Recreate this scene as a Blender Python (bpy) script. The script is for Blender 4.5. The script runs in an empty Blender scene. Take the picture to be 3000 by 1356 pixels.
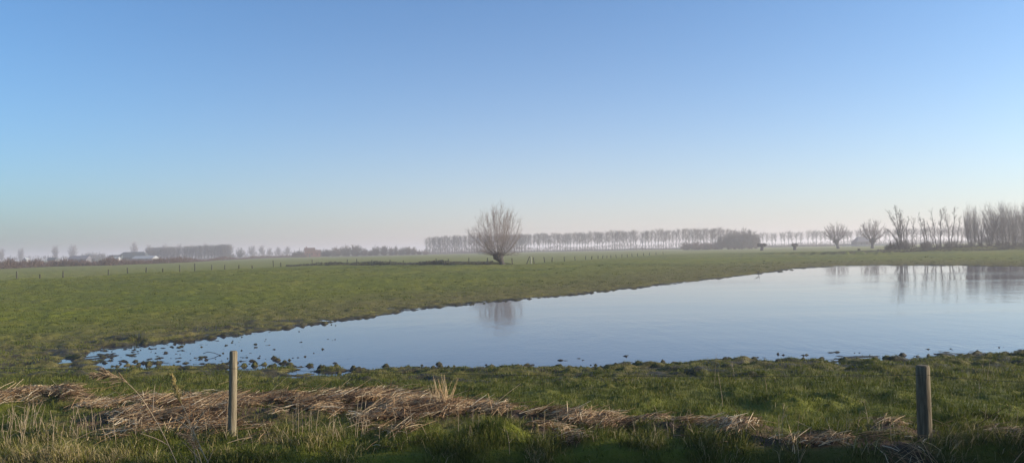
import bpy, math, random
import numpy as np
from mathutils import Vector, Matrix

R = math.radians
C = bpy.context.scene.collection
scene = bpy.context.scene
TAU = 2 * math.pi

# ------------------------------------------------------------------ tuning
CAM_Z = 2.5
F = 2354.0                      # focal length in photo pixels (3000 wide)
PITCH = math.atan(53 / F)
ROLL = 0.020
SUN_AZ, SUN_EL = R(90), R(16)
SUN_STRENGTH = 4.8
SKY_STRENGTH = 0.145
EXPOSURE = 0.62
HAZE = 0.00085
HAZE_G = 0.25
HAZE_TOP = 17.0

# ------------------------------------------------------------------ camera
CAM_M = Matrix.Translation((0, 0, CAM_Z)) @ Matrix.Rotation(math.pi / 2 + PITCH, 4, 'X') @ Matrix.Rotation(-ROLL, 4, 'Z')
cam_data = bpy.data.cameras.new('camera')
cam = bpy.data.objects.new('camera', cam_data)
C.objects.link(cam)
cam.matrix_world = CAM_M
cam_data.sensor_width = 36
cam_data.lens = 36 * F / 3000
cam_data.clip_start = 0.1
cam_data.clip_end = 9000
scene.camera = cam
CAM_R = np.array(CAM_M.to_3x3())


def ray(px, py):
    return CAM_R @ np.array([(px - 1500) / F, (678 - py) / F, -1.0])


def on_plane(px, py, z=0.0):
    d = ray(px, py)
    t = (z - CAM_Z) / d[2]
    return d[0] * t, d[1] * t


def at_dist(px, py, D):
    """point on the pixel's ray at depth y = D"""
    d = ray(px, py)
    t = D / d[1]
    return np.array([d[0] * t, D, CAM_Z + d[2] * t])


# ------------------------------------------------------------------ noise
def _hash(ix, iy, seed):
    h = (ix.astype(np.int64) * 374761393 + iy.astype(np.int64) * 668265263 + seed * 974634777) & 0xffffffff
    h = ((h ^ (h >> 13)) * 1274126177) & 0xffffffff
    h = h ^ (h >> 16)
    return h.astype(np.float64) / 2147483648.0 - 1.0


def vnoise(x, y, seed=0):
    ix, iy = np.floor(x), np.floor(y)
    fx, fy = x - ix, y - iy
    fx = fx * fx * fx * (fx * (fx * 6 - 15) + 10)
    fy = fy * fy * fy * (fy * (fy * 6 - 15) + 10)
    a, b = _hash(ix, iy, seed), _hash(ix + 1, iy, seed)
    c, d = _hash(ix, iy + 1, seed), _hash(ix + 1, iy + 1, seed)
    return (a + (b - a) * fx) * (1 - fy) + (c + (d - c) * fx) * fy


def fbm(x, y, seed=0, octaves=3, gain=0.5):
    s, a, n = 0, 1, 0
    for i in range(octaves):
        c, t = math.cos(0.6 * i + .3), math.sin(0.6 * i + .3)
        s = s + a * vnoise((x * c - y * t) * 2 ** i + 17.3 * i, (x * t + y * c) * 2 ** i - 5.1 * i, seed + i)
        n += a
        a *= gain
    return s / n


def sm(x, a, b):
    t = np.clip((x - a) / (b - a), 0, 1)
    return t * t * (3 - 2 * t)


# ------------------------------------------------------------------ plan of the place
POND_PX = [(235, 1062), (290, 1030), (400, 1012), (547, 996), (640, 984), (746, 971), (920, 949), (1054, 931), (1177, 910), (1280, 899),
           (1386, 888), (1514, 876), (1640, 866), (1747, 855), (1922, 835), (2097, 814), (2190, 805), (2272, 795), (2340, 786), (2423, 780),
           (2563, 776), (2796, 777), (3000, 779), (3500, 792), (4200, 850),
           (4200, 1000), (3400, 1028), (3000, 1036), (2764, 1045), (2624, 1045), (2519, 1056), (2372, 1058), (2205, 1057), (2100, 1063),
           (1900, 1072), (1700, 1079), (1534, 1080), (1394, 1082), (1254, 1081), (1080, 1084), (940, 1075), (800, 1061), (660, 1066),
           (543, 1070), (420, 1067), (323, 1068)]
POND = np.array([on_plane(px, py, 0.0) for px, py in POND_PX])


def seg_dist(x, y, pts, closed=False):
    """distance to polyline and the signed side (positive = beyond, away from the camera) of the nearest segment"""
    best = np.full(x.shape, 1e18)
    side = np.zeros(x.shape)
    n = len(pts)
    for i in range(n if closed else n - 1):
        ax, ay = pts[i]
        bx, by = pts[(i + 1) % n]
        dx, dy = bx - ax, by - ay
        t = np.clip(((x - ax) * dx + (y - ay) * dy) / (dx * dx + dy * dy + 1e-12), 0, 1)
        d2 = (x - ax - t * dx) ** 2 + (y - ay - t * dy) ** 2
        m = d2 < best
        best = np.where(m, d2, best)
        side = np.where(m, np.sign(dx * (y - ay) - dy * (x - ax)), side)
    return np.sqrt(best), side


def inside(x, y, poly):
    r = np.zeros(x.shape, bool)
    n = len(poly)
    for i in range(n):
        ax, ay = poly[i]
        bx, by = poly[(i + 1) % n]
        c = ((ay > y) != (by > y)) & (x < (bx - ax) * (y - ay) / (by - ay + 1e-15) + ax)
        r ^= c
    return r


def pond_s(x, y):
    d, _ = seg_dist(x, y, POND, True)
    return np.where(inside(x, y, POND), -d, d)


FZ = 0.52
FENCE_PX = [(-400, 850), (0, 821), (50, 817), (185, 814), (318, 806), (428, 799), (527, 797), (621, 793), (700, 789), (801, 783), (915, 778), (1017, 776.5),
            (1090, 776.5), (1249, 776), (1314, 776), (1374, 775), (1428, 774.5), (1501, 773), (1565, 771), (1596, 767.5), (1654, 765.5), (1685, 763),
            (1760, 758.5), (1850, 752), (1950, 745.5), (2100, 741.5), (2300, 737), (2500, 735.5), (2650, 733), (3000, 728.5), (3500, 722)]
FENCE = np.array([on_plane(px, py, FZ) for px, py in FENCE_PX])
BROWN_PX = [(-300, 797), (0, 788), (150, 781), (330, 776.5), (525, 770), (650, 762.5), (750, 757.5), (860, 754), (1000, 752.5), (1150, 749), (1250, 746), (1400, 742.5),
            (1540, 738.5), (1750, 735), (1950, 731), (2100, 727.5), (2300, 723), (2500, 719), (2800, 713), (3200, 705)]
BROWN = np.array([on_plane(px, py, 0.55) for px, py in BROWN_PX])
BANKR_PX = [(2180, 746), (2300, 745.5), (2450, 745), (2550, 741), (2640, 738.5), (2800, 735.5), (3000, 732), (3400, 727)]
BANKR = np.array([on_plane(px, py, FZ) for px, py in BANKR_PX])

# heaps of cut reed: path in photo pixels, half width (m), height (m)
MATS = [
    ([(-150, 1190), (-60, 1180), (60, 1166), (150, 1162), (235, 1170)], .50, .12, 'left'),
    ([(235, 1192), (330, 1196), (400, 1182), (470, 1178)], .32, .09, 'left'),
    ([(360, 1235), (480, 1212), (620, 1215), (760, 1210), (900, 1203), (1020, 1192), (1150, 1203), (1250, 1216)], 1.35, .12, 'main'),
    ([(1250, 1222), (1330, 1212), (1430, 1206), (1500, 1224), (1600, 1226), (1720, 1234), (1800, 1236)], .42, .09, 'main'),
    ([(1570, 1268), (1650, 1282), (1690, 1296)], .20, .07, 'main'),
    ([(1740, 1254), (1820, 1246), (1960, 1240)], .24, .06, 'right'),
    ([(1960, 1266), (2040, 1264), (2120, 1274), (2210, 1266)], .40, .12, 'right'),
    ([(2240, 1292), (2400, 1296), (2560, 1300), (2680, 1312)], .34, .04, 'right'),
    ([(2590, 1262), (2720, 1260), (2850, 1272), (3000, 1282), (3200, 1290)], .30, .05, 'right'),
]
MATS_PLAN = [(np.array([on_plane(px, py, .18) for px, py in p]), w, h, k) for p, w, h, k in MATS]
# grass mounds on the bank: px, py, radius, height
MOUNDS = [(1440, 1285, .30, .20), (1490, 1290, .25, .20), (90, 1290, .45, .13), (230, 1290, .4, .12), (1180, 1290, .5, .10), (1800, 1310, .4, .1),
          (2450, 1156, .42, .13), (2280, 1190, .6, .13), (2330, 1180, .5, .1), (2900, 1215, .55, .14), (2640, 1160, .35, .09), (2570, 1205, .4, .1), (2830, 1235, .4, .1),
          (1880, 1170, .45, .10), (1600, 1165, .5, .10), (2080, 1215, .45, .1), (1400, 1150, .5, .07), (2180, 1160, .4, .09), (2000, 1130, .4, .07), (2740, 1180, .5, .08), (1740, 1190, .5, .08)]
MOUNDS_PLAN = [(on_plane(px, py, .15), r * .9, h * .7) for px, py, r, h in MOUNDS]


def bank_edge(x):
    return 9.22 + .22 * fbm(x / 1.3, x * 0 + 3.3, 41, 3) + .10 * np.sin(x * .8 + .6)


def ground_fields(x, y):
    x = np.asarray(x, float)
    y = np.asarray(y, float)
    s = np.full(x.shape, 200.0)
    near = (y > 3) & (y < 260)
    s[near] = pond_s(x[near], y[near])
    fd, fs = seg_dist(x, y, FENCE)
    fsd = fd * fs
    bd, bs = seg_dist(x, y, BROWN)
    bsd = bd * bs
    # ragged shore
    s2 = s + (.10 + .012 * y) * fbm(x / (.5 + .012 * y), y / (.35 + .02 * y), 7, 3) * (np.abs(s) < 12)
    land = .008 + .05 * sm(s2, 0, 1.2) + .07 * sm(s2, .8, 4) + .42 * sm(s2, 2, 55)
    shallow = sm(-x, 2.2, 6.0) * (y < 30)
    bed = -(.02 + .05 * sm(-s2, 0, 1.5) + (.30 - .27 * shallow) * sm(-s2, .6, 5))
    z = np.where(s2 > 0, land, bed)
    # hummocks
    nearf = np.exp(-((y - 14.0) / 3.2) ** 2)
    shore = np.exp(-(s2 / 1.3) ** 2)
    amp = .038 - .006 * nearf + .016 * shore * (y < 24) + .012 * np.exp(-((s2 - 1.2) / 1.5) ** 2) * (y < 26) + .016 * shore + .02 * sm(y, 40, 90) * (1 - sm(y, 120, 200))
    amp = amp * np.where(s2 < 0, .60, 1) * (1 - .8 * sm(y, 260, 500))
    wl = np.clip(.42 + .006 * y, .42, 1.2)
    k = 1.0 / np.where(y < 60, .5, 1.0)
    n = fbm(x / .55, y / .50, 3, 3, .55)
    n2 = fbm(x / 1.9, y / 1.7, 13, 2)
    hn = np.sign(n) * np.abs(n) ** .8
    z = z + amp * (1.5 * hn + .9 * n2 * (s2 > 0))
    z = np.where((s2 > .4) & (y < 20) & (x > -3.5), np.maximum(z, .018), z)
    # broad unevenness and small ditch banks (a step up facing the camera)
    z = z + .10 * fbm(x / 14., y / 11., 23, 2) * sm(s2, 4, 20)
    fx0, fx1 = on_plane(800, 783, FZ)[0], on_plane(1470, 776, FZ)[0]
    m = sm(x, fx0 - 1, fx0 + 6) * (1 - sm(x, fx1 - 1, fx1 + 3))
    z = z + m * (.33 * sm(fsd, -.25, .15) * (1 - sm(fsd, .8, 9)) - .30 * np.exp(-((fsd + .7) / .6) ** 2)) * (.8 + .4 * vnoise(x / 2.1, y * 0, 5))
    gd, gs = seg_dist(x, y, BANKR)
    gsd = gd * gs
    m2 = sm(x, 38, 60) * (y > 90)
    step = m2 * (.45 + .25 * sm(x, 70, 90)) * sm(gsd, -.3, .5) * (1 - sm(gsd, 3, 16))
    z = z + step
    # low dike across the far field, right half
    dk = np.exp(-((bsd - 30) / 9) ** 2) * sm(x, -60, 20)
    z = z + dk * (.5 + .9 * sm(x, 90, 190))
    # heaps and tussock mounds on the near bank
    dry = np.zeros(x.shape)
    nb = (y < 16) & (y > 6)
    if nb.any():
        xb, yb = x[nb], y[nb]
        add = np.zeros(xb.shape)
        dr = np.zeros(xb.shape)
        for pts, w, h, kk in MATS_PLAN:
            d, _ = seg_dist(xb, yb, pts)
            d = d + .22 * w * fbm(xb / .35, yb / .35, 61, 3)
            e = np.exp(-(d / w) ** 2)
            dr = np.maximum(dr, e)
            add = np.maximum(add, h * e * (1 + .5 * fbm(xb / .25, yb / .25, 67, 2)))
        for (mx, my), r, h in MOUNDS_PLAN:
            add = add + h * np.exp(-((xb - mx) ** 2 + (yb - my) ** 2) / r ** 2)
        z[nb] += add
        dry[nb] = dr
    # the ditch in front of the bank, then the near bank the camera stands on
    ye = bank_edge(x)
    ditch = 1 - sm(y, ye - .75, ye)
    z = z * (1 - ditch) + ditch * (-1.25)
    up = 1 - sm(y, 2.4, 5.2)
    z = z * (1 - up) + up * .9
    far = sm(fsd, -.4, .4)
    brown = sm(bsd + 6 * vnoise(x / 25, y / 25, 9), -2, 4) * (y > 60)
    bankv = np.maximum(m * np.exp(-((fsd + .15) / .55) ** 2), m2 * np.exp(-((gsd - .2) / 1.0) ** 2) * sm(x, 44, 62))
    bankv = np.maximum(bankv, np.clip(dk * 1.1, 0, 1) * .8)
    return z, s2, dry, far, brown, bankv, ditch


# ------------------------------------------------------------------ mesh helpers
def np_mesh(name, verts, faces_list, smooth=False):
    """faces_list: list of int arrays (n, k)"""
    me = bpy.data.meshes.new(name)
    me.vertices.add(len(verts))
    me.vertices.foreach_set('co', np.ascontiguousarray(verts, np.float32).ravel())
    loops = np.concatenate([f.ravel() for f in faces_list])
    tot = np.concatenate([np.full(len(f), f.shape[1], np.int32) for f in faces_list])
    start = np.concatenate([[0], np.cumsum(tot)[:-1]]).astype(np.int32)
    me.loops.add(len(loops))
    me.loops.foreach_set('vertex_index', loops.astype(np.int32))
    me.polygons.add(len(tot))
    me.polygons.foreach_set('loop_start', start)
    me.polygons.foreach_set('loop_total', tot)
    if smooth:
        me.polygons.foreach_set('use_smooth', np.ones(len(tot), bool))
    me.update(calc_edges=True)
    return me


def set_attr(me, name, vals):
    a = me.attributes.new(name, 'FLOAT', 'POINT')
    a.data.foreach_set('value', np.ascontiguousarray(vals, np.float32))


def link(name, me, mat, parent=None, loc=None):
    o = bpy.data.objects.new(name, me)
    if mat is not None and not me.materials:
        me.materials.append(mat)
    C.objects.link(o)
    if parent is not None:
        o.parent = parent
    if loc is not None:
        o.location = loc
    return o


def tag(o, label=None, cat=None, group=None, kind=None):
    if label:
        o['label'] = label
    if cat:
        o['category'] = cat
    if group:
        o['group'] = group
    if kind:
        o['kind'] = kind
    return o


def empty(name, loc=(0, 0, 0), rz=0):
    o = bpy.data.objects.new(name, None)
    o.empty_display_size = .2
    C.objects.link(o)
    o.location = loc
    o.rotation_euler = (0, 0, rz)
    return o


def dup(root, loc, rz=0, scale=(1, 1, 1), label=None, group=None):
    r = root.copy()
    C.objects.link(r)
    r.location = loc
    r.rotation_euler = (0, 0, rz)
    r.scale = scale
    if label:
        r['label'] = label
    if group:
        r['group'] = group
    for ch in root.children:
        c = ch.copy()
        C.objects.link(c)
        c.parent = r
    return r


def tubes_np(P, Rr, sides=3):
    """P (N,K,3), Rr (N,K) -> verts, quads"""
    N, K, _ = P.shape
    T = np.gradient(P, axis=1)
    T /= np.linalg.norm(T, axis=2, keepdims=True) + 1e-12
    ref = np.where(np.abs(T[:, :1, 2:3]) > .8, np.array([1., 0, 0]), np.array([0, 0, 1.]))
    ref = np.broadcast_to(ref, T.shape)
    A = np.cross(T, ref)
    A /= np.linalg.norm(A, axis=2, keepdims=True) + 1e-12
    B = np.cross(T, A)
    ang = np.arange(sides) * TAU / sides
    V = P[:, :, None, :] + Rr[:, :, None, None] * (A[:, :, None, :] * np.cos(ang)[None, None, :, None] + B[:, :, None, :] * np.sin(ang)[None, None, :, None])
    V = V.reshape(-1, 3)
    n = np.arange(N)[:, None, None] * (K * sides)
    k = np.arange(K - 1)[None, :, None] * sides
    j = np.arange(sides)[None, None, :]
    j2 = (j + 1) % sides
    q = np.stack([n + k + j, n + k + j2, n + k + sides + j2, n + k + sides + j], axis=-1).reshape(-1, 4)
    return V, q


class Tubes:
    def __init__(self):
        self.g = {}

    def add(self, pts, rad, sides=3):
        self.g.setdefault((len(pts), sides), []).append((pts, rad))

    def build(self, name, mat, parent=None, smooth=True, extra=None):
        Vs, Fs, off = [], [], 0
        for (K, sides), items in self.g.items():
            P = np.array([i[0] for i in items], float)
            Rr = np.array([i[1] for i in items], float)
            V, q = tubes_np(P, Rr, sides)
            Vs.append(V)
            Fs.append(q + off)
            off += len(V)
        if extra:
            for V, fs in extra:
                Vs.append(np.array(V, float))
                for f in fs:
                    Fs.append(np.array([f]) + off)
                off += len(V)
        me = np_mesh(name, np.concatenate(Vs), Fs, smooth)
        return link(name, me, mat, parent)


def norm(d):
    l = math.sqrt(d[0] * d[0] + d[1] * d[1] + d[2] * d[2]) + 1e-12
    return (d[0] / l, d[1] / l, d[2] / l)


def grow(rng, p, d, L, K, jit, trop):
    pts = [p]
    st = L / (K - 1)
    for _ in range(K - 1):
        d = norm((d[0] + rng.gauss(0, jit), d[1] + rng.gauss(0, jit), d[2] + rng.gauss(0, jit) + trop))
        p = (p[0] + d[0] * st, p[1] + d[1] * st, p[2] + d[2] * st)
        pts.append(p)
    return pts


def taper(r0, r1, K):
    return [r0 + (r1 - r0) * (i / (K - 1)) for i in range(K)]


def along(pts, t):
    f = t * (len(pts) - 1)
    i = min(int(f), len(pts) - 2)
    u = f - i
    a, b = pts[i], pts[i + 1]
    return tuple(a[j] + (b[j] - a[j]) * u for j in range(3)), norm(tuple(b[j] - a[j] for j in range(3)))


def deflect(rng, d, ang):
    """direction at angle ang from d, random azimuth"""
    while True:
        v = (rng.gauss(0, 1), rng.gauss(0, 1), rng.gauss(0, 1))
        dt = v[0] * d[0] + v[1] * d[1] + v[2] * d[2]
        v = (v[0] - dt * d[0], v[1] - dt * d[1], v[2] - dt * d[2])
        l = math.sqrt(sum(c * c for c in v))
        if l > .1:
            break
    c, s = math.cos(ang), math.sin(ang) / l
    return (d[0] * c + v[0] * s, d[1] * c + v[1] * s, d[2] * c + v[2] * s)


def box_verts(x0, x1, y0, y1, z0, z1):
    V = [(x0, y0, z0), (x1, y0, z0), (x1, y1, z0), (x0, y1, z0), (x0, y0, z1), (x1, y0, z1), (x1, y1, z1), (x0, y1, z1)]
    Fc = [(0, 3, 2, 1), (4, 5, 6, 7), (0, 1, 5, 4), (1, 2, 6, 5), (2, 3, 7, 6), (3, 0, 4, 7)]
    return V, Fc


def poly_obj(name, pieces, mat, parent=None):
    V, Fc = [], []
    for v, f in pieces:
        o = len(V)
        V += list(v)
        Fc += [tuple(i + o for i in q) for q in f]
    me = bpy.data.meshes.new(name)
    me.from_pydata(V, [], Fc)
    me.update()
    return link(name, me, mat, parent)


# ------------------------------------------------------------------ materials
class NT:
    def __init__(self, name):
        self.m = bpy.data.materials.new(name)
        self.m.use_nodes = True
        self.t = self.m.node_tree
        self.b = self.t.nodes['Principled BSDF']
        self.out = self.t.nodes['Material Output']

    def n(self, typ, **kw):
        nd = self.t.nodes.new(typ)
        for k, v in kw.items():
            setattr(nd, k, v)
        return nd

    def l(self, a, b):
        self.t.links.new(a, b)

    def coords(self, scale=(1, 1, 1), kind='Object'):
        tc = self.n('ShaderNodeTexCoord')
        mp = self.n('ShaderNodeMapping')
        mp.inputs['Scale'].default_value = scale
        self.l(tc.outputs[kind], mp.inputs['Vector'])
        return mp.outputs['Vector']

    def noise(self, vec, scale, detail=3, rough=.55, dist=0):
        nz = self.n('ShaderNodeTexNoise')
        nz.inputs['Scale'].default_value = scale
        nz.inputs['Detail'].default_value = detail
        nz.inputs['Roughness'].default_value = rough
        nz.inputs['Distortion'].default_value = dist
        if vec is not None:
            self.l(vec, nz.inputs['Vector'])
        return nz.outputs['Fac']

    def ramp(self, fac, stops, interp='LINEAR'):
        r = self.n('ShaderNodeValToRGB')
        r.color_ramp.interpolation = interp
        el = r.color_ramp.elements
        while len(el) < len(stops):
            el.new(.5)
        for e, (p, c) in zip(el, stops):
            e.position = p
            e.color = (*c, 1) if len(c) == 3 else c
        if fac is not None:
            self.l(fac, r.inputs['Fac'])
        return r.outputs['Color']

    def mix(self, fac, a, b, mode='MIX'):
        mx = self.n('ShaderNodeMix', data_type='RGBA', blend_type=mode)
        for sock, v in ((mx.inputs['Factor'], fac), (mx.inputs['A'], a), (mx.inputs['B'], b)):
            if isinstance(v, (int, float)):
                sock.default_value = v
            elif isinstance(v, tuple):
                sock.default_value = (*v, 1)
            else:
                self.l(v, sock)
        return mx.outputs['Result']

    def math(self, op, a, b=0.0, clamp=False):
        nd = self.n('ShaderNodeMath', operation=op)
        nd.use_clamp = clamp
        for i, v in enumerate((a, b)):
            if isinstance(v, (int, float)):
                nd.inputs[i].default_value = v
            else:
                self.l(v, nd.inputs[i])
        return nd.outputs[0]

    def attr(self, name):
        return self.n('ShaderNodeAttribute', attribute_name=name).outputs['Fac']

    def rng(self, v, a, b, c=0.0, d=1.0):
        nd = self.n('ShaderNodeMapRange')
        nd.inputs['From Min'].default_value = a
        nd.inputs['From Max'].default_value = b
        nd.inputs['To Min'].default_value = c
        nd.inputs['To Max'].default_value = d
        self.l(v, nd.inputs['Value'])
        return nd.outputs['Result']

    def bump(self, h, strength, dist=.02):
        bp = self.n('ShaderNodeBump')
        bp.inputs['Strength'].default_value = strength
        bp.inputs['Distance'].default_value = dist
        self.l(h, bp.inputs['Height'])
        return bp.outputs['Normal']


def mat_ground():
    t = NT('pasture_ground')
    v = t.coords()
    big = t.noise(v, .09, 3)
    mid = t.noise(v, .9, 4, .6)
    fine = t.noise(v, 9.0, 5, .65)
    vfine = t.noise(v, 38.0, 3, .7)
    grass = t.ramp(mid, [(.30, (.108, .108, .010)), (.5, (.148, .148, .013)), (.72, (.190, .176, .020))])
    grass = t.mix(t.rng(big, .35, .65), grass, t.ramp(mid, [(.3, (.074, .090, .008)), (.7, (.142, .148, .013))]))
    # olive patches of thin grass
    grass = t.mix(t.rng(t.noise(v, .22, 4, .6), .50, .68, 0, .55), grass, (.185, .155, .028))
    grass = t.mix(t.rng(t.noise(v, .055, 3, .6), .50, .62, 0, .45), grass, (.062, .082, .012))
    grass = t.mix(t.rng(fine, .52, .75, 0, .55), grass, (.150, .128, .030))
    far = t.ramp(mid, [(.3, (.150, .156, .032)), (.7, (.190, .186, .042))])
    far = t.mix(t.rng(big, .4, .65, 0, .6), far, (.180, .155, .050))
    brown = t.ramp(mid, [(.3, (.100, .070, .045)), (.7, (.140, .100, .070))])
    col = t.mix(t.attr('far'), grass, far)
    col = t.mix(t.attr('brown'), col, brown)
    # trodden shore: olive brown, then wet dark mud at the water
    olive = t.ramp(fine, [(.35, (.085, .070, .024)), (.65, (.165, .130, .046))])
    col = t.mix(t.math('MULTIPLY', t.attr('shore'), t.rng(mid, .30, .62, .55, 1.0)), col, olive)
    mud = t.ramp(fine, [(.35, (.022, .018, .010)), (.7, (.066, .053, .029))])
    col = t.mix(t.attr('wet'), col, mud)
    col = t.mix(t.attr('bank'), col, t.ramp(fine, [(.3, (.014, .013, .006)), (.7, (.038, .033, .015))]))  # dark bank growth, plus ditch-bank shade painted in left of the willow
    col = t.mix(t.attr('dry'), col, t.ramp(vfine, [(.3, (.035, .022, .014)), (.7, (.150, .090, .055))]))
    col = t.mix(t.attr('ditch'), col, t.ramp(fine, [(.3, (.008, .008, .005)), (.7, (.022, .021, .011))]))  # soil darkened to paint in the shade of the ditch bank
    t.l(col, t.b.inputs['Base Color'])
    rough = t.rng(t.attr('wet'), 0, 1, .95, .55)
    t.l(rough, t.b.inputs['Roughness'])
    t.b.inputs['Specular IOR Level'].default_value = .2
    h = t.math('ADD', t.math('MULTIPLY', fine, .7), t.math('MULTIPLY', vfine, .5))
    t.l(t.bump(h, .9, .07), t.b.inputs['Normal'])
    return t.m


def mat_water():
    t = NT('still_water')
    tc = t.n('ShaderNodeTexCoord')
    mp = t.n('ShaderNodeMapping')
    mp.inputs['Scale'].default_value = (1, .45, 1)
    t.l(tc.outputs['Object'], mp.inputs['Vector'])
    v = mp.outputs['Vector']
    rip = t.noise(v, 7.0, 3, .55)
    rip2 = t.noise(v, 1.3, 2, .5)
    mp2 = t.n('ShaderNodeMapping')
    mp2.inputs['Scale'].default_value = (.028, .075, 1)
    mp2.inputs['Rotation'].default_value = (0, 0, R(12))
    t.l(tc.outputs['Object'], mp2.inputs['Vector'])
    patch = t.noise(mp2.outputs['Vector'], 1.0, 3, .5, .4)
    wind = t.rng(patch, .44, .60, .06, .9)
    h = t.math('ADD', rip, t.math('MULTIPLY', rip2, 2.0))
    h = t.math('MULTIPLY', h, wind)
    t.l(t.bump(h, .28, .020), t.b.inputs['Normal'])
    t.b.inputs['Base Color'].default_value = (.012, .014, .046, 1)
    t.b.inputs['Roughness'].default_value = .035
    t.b.inputs['IOR'].default_value = 1.40
    return t.m


def mat_simple(name, stops, scale=(1, 1, 1), nscale=8., rough=.9, bump=.3, spec=.2, bdist=.02, rnd=0.0, coord='Object'):
    t = NT(name)
    v = t.coords(scale, coord)
    nz = t.noise(v, nscale, 4, .6)
    col = t.ramp(nz, stops)
    if rnd:
        oi = t.n('ShaderNodeObjectInfo')
        hs = t.n('ShaderNodeHueSaturation')
        t.l(t.rng(oi.outputs['Random'], 0, 1, 1 - rnd, 1 + rnd), hs.inputs['Value'])
        t.l(col, hs.inputs['Color'])
        col = hs.outputs['Color']
    t.l(col, t.b.inputs['Base Color'])
    t.b.inputs['Roughness'].default_value = rough
    t.b.inputs['Specular IOR Level'].default_value = spec
    if bump:
        t.l(t.bump(nz, bump, bdist), t.b.inputs['Normal'])
    return t.m


def mat_blade(name, stops, trans=.35):
    """thin plant blades: colour from the per-blade attribute, some light through them"""
    t = NT(name)
    col = t.ramp(t.attr('tone'), stops)
    t.l(col, t.b.inputs['Base Color'])
    t.b.inputs['Roughness'].default_value = .6
    t.b.inputs['Specular IOR Level'].default_value = .25
    tr = t.n('ShaderNodeBsdfTranslucent')
    t.l(col, tr.inputs['Color'])
    mx = t.n('ShaderNodeMixShader')
    mx.inputs[0].default_value = trans
    t.l(t.b.outputs[0], mx.inputs[1])
    t.l(tr.outputs[0], mx.inputs[2])
    t.l(mx.outputs[0], t.out.inputs['Surface'])
    return t.m


M_GROUND = mat_ground()
M_WATER = mat_water()
M_BARK = mat_simple('willow_bark', [(.3, (.030, .025, .022)), (.7, (.080, .066, .056))], (1, 1, .35), 14, bump=.8, bdist=.05)
M_TWIG = mat_simple('willow_twigs', [(.3, (.200, .155, .138)), (.7, (.330, .262, .235))], nscale=3, bump=0)
M_POLE = mat_simple('willow_poles', [(.3, (.075, .058, .050)), (.7, (.160, .122, .104))], nscale=3, bump=0)
M_FARBARK = mat_simple('far_tree_bark', [(.3, (.040, .033, .032)), (.7, (.070, .058, .055))], nscale=2, bump=0, rnd=.2)
M_FARTWIG = mat_simple('far_tree_twigs', [(.3, (.080, .058, .056)), (.7, (.125, .094, .088))], nscale=1, bump=0, rnd=.15)
M_WOODBARK = mat_simple('wood_bark', [(.3, (.040, .036, .036)), (.7, (.080, .072, .070))], nscale=3, bump=0)
M_WOODTWIG = mat_simple('wood_twigs', [(.3, (.092, .083, .080)), (.7, (.145, .130, .124))], nscale=1, bump=0, rnd=.15)
M_BUSH = mat_simple('shrub_twigs', [(.3, (.065, .038, .033)), (.7, (.115, .072, .062))], nscale=1, bump=0, rnd=.25)
M_DARKBUSH = mat_simple('dark_shrub', [(.3, (.030, .030, .026)), (.7, (.060, .056, .050))], nscale=1, bump=0, rnd=.2)
M_POST = mat_simple('weathered_post_wood', [(.25, (.080, .060, .036)), (.5, (.190, .148, .092)), (.75, (.285, .230, .150))], (9, 9, .7), 6, bump=.6, bdist=.01)
M_POST2 = mat_simple('grey_post_wood', [(.25, (.050, .038, .022)), (.5, (.130, .100, .060)), (.75, (.230, .185, .115))], (8, 8, .6), 6, bump=.7, bdist=.012)
M_FARPOST = mat_simple('far_post_wood', [(.3, (.040, .039, .026)), (.7, (.080, .076, .052))], nscale=6, bump=0, rnd=.3)
M_PALEPOST = mat_simple('pale_post_wood', [(.3, (.30, .28, .21)), (.7, (.42, .39, .30))], nscale=6, bump=0)
M_WIRE = mat_simple('galvanised_wire', [(.3, (.02, .02, .02)), (.7, (.05, .05, .05))], nscale=20, bump=0, rough=.5)
M_ROOFDARK = mat_simple('dark_sheet_roof', [(.3, (.050, .058, .062)), (.7, (.080, .090, .092))], nscale=1.5, bump=.1)
M_ROOFGREY = mat_simple('grey_roof_tiles', [(.3, (.090, .085, .100)), (.7, (.140, .130, .150))], nscale=2, bump=.1)
M_WHITE = mat_simple('white_render', [(.3, (.40, .37, .35)), (.7, (.48, .45, .43))], nscale=1, bump=0)
M_WALLGREY = mat_simple('grey_barn_boards', [(.3, (.10, .09, .09)), (.7, (.16, .15, .14))], (6, 6, .5), 2, bump=.1)
M_BRICK = mat_simple('red_brick', [(.3, (.150, .070, .055)), (.7, (.230, .105, .080))], nscale=4, bump=.1)
M_ROOFRED = mat_simple('brown_roof_tiles', [(.3, (.095, .050, .040)), (.7, (.140, .075, .060))], nscale=4, bump=.1)
M_GLASS = mat_simple('dark_window_glass', [(.3, (.02, .022, .025)), (.7, (.03, .033, .036))], nscale=1, bump=0, rough=.1, spec=.5)
M_RAIL = mat_simple('pale_steel', [(.3, (.27, .27, .27)), (.7, (.34, .34, .34))], nscale=1, bump=0, rough=.6)
M_GRASS = mat_blade('grass_blades', [(0, (.040, .055, .006)), (.42, (.100, .112, .012)), (.68, (.175, .155, .028)), (.84, (.300, .230, .090)), (1, (.46, .35, .18))])
M_STRAW = mat_blade('cut_reed_straw', [(0, (.070, .036, .016)), (.3, (.230, .120, .050)), (.6, (.540, .335, .165)), (.85, (.760, .550, .310)), (1, (.84, .69, .47))], .12)
M_REED = mat_blade('dry_reed', [(0, (.20, .13, .08)), (.5, (.36, .26, .16)), (1, (.50, .38, .24))], .2)
M_PLUME = mat_blade('reed_plume', [(0, (.20, .12, .07)), (.5, (.38, .26, .15)), (1, (.55, .42, .26))], .35)
M_GOLDPLUME = mat_blade('golden_reed_plume', [(0, (.28, .19, .06)), (.5, (.46, .34, .12)), (1, (.60, .46, .18))], .35)
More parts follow.
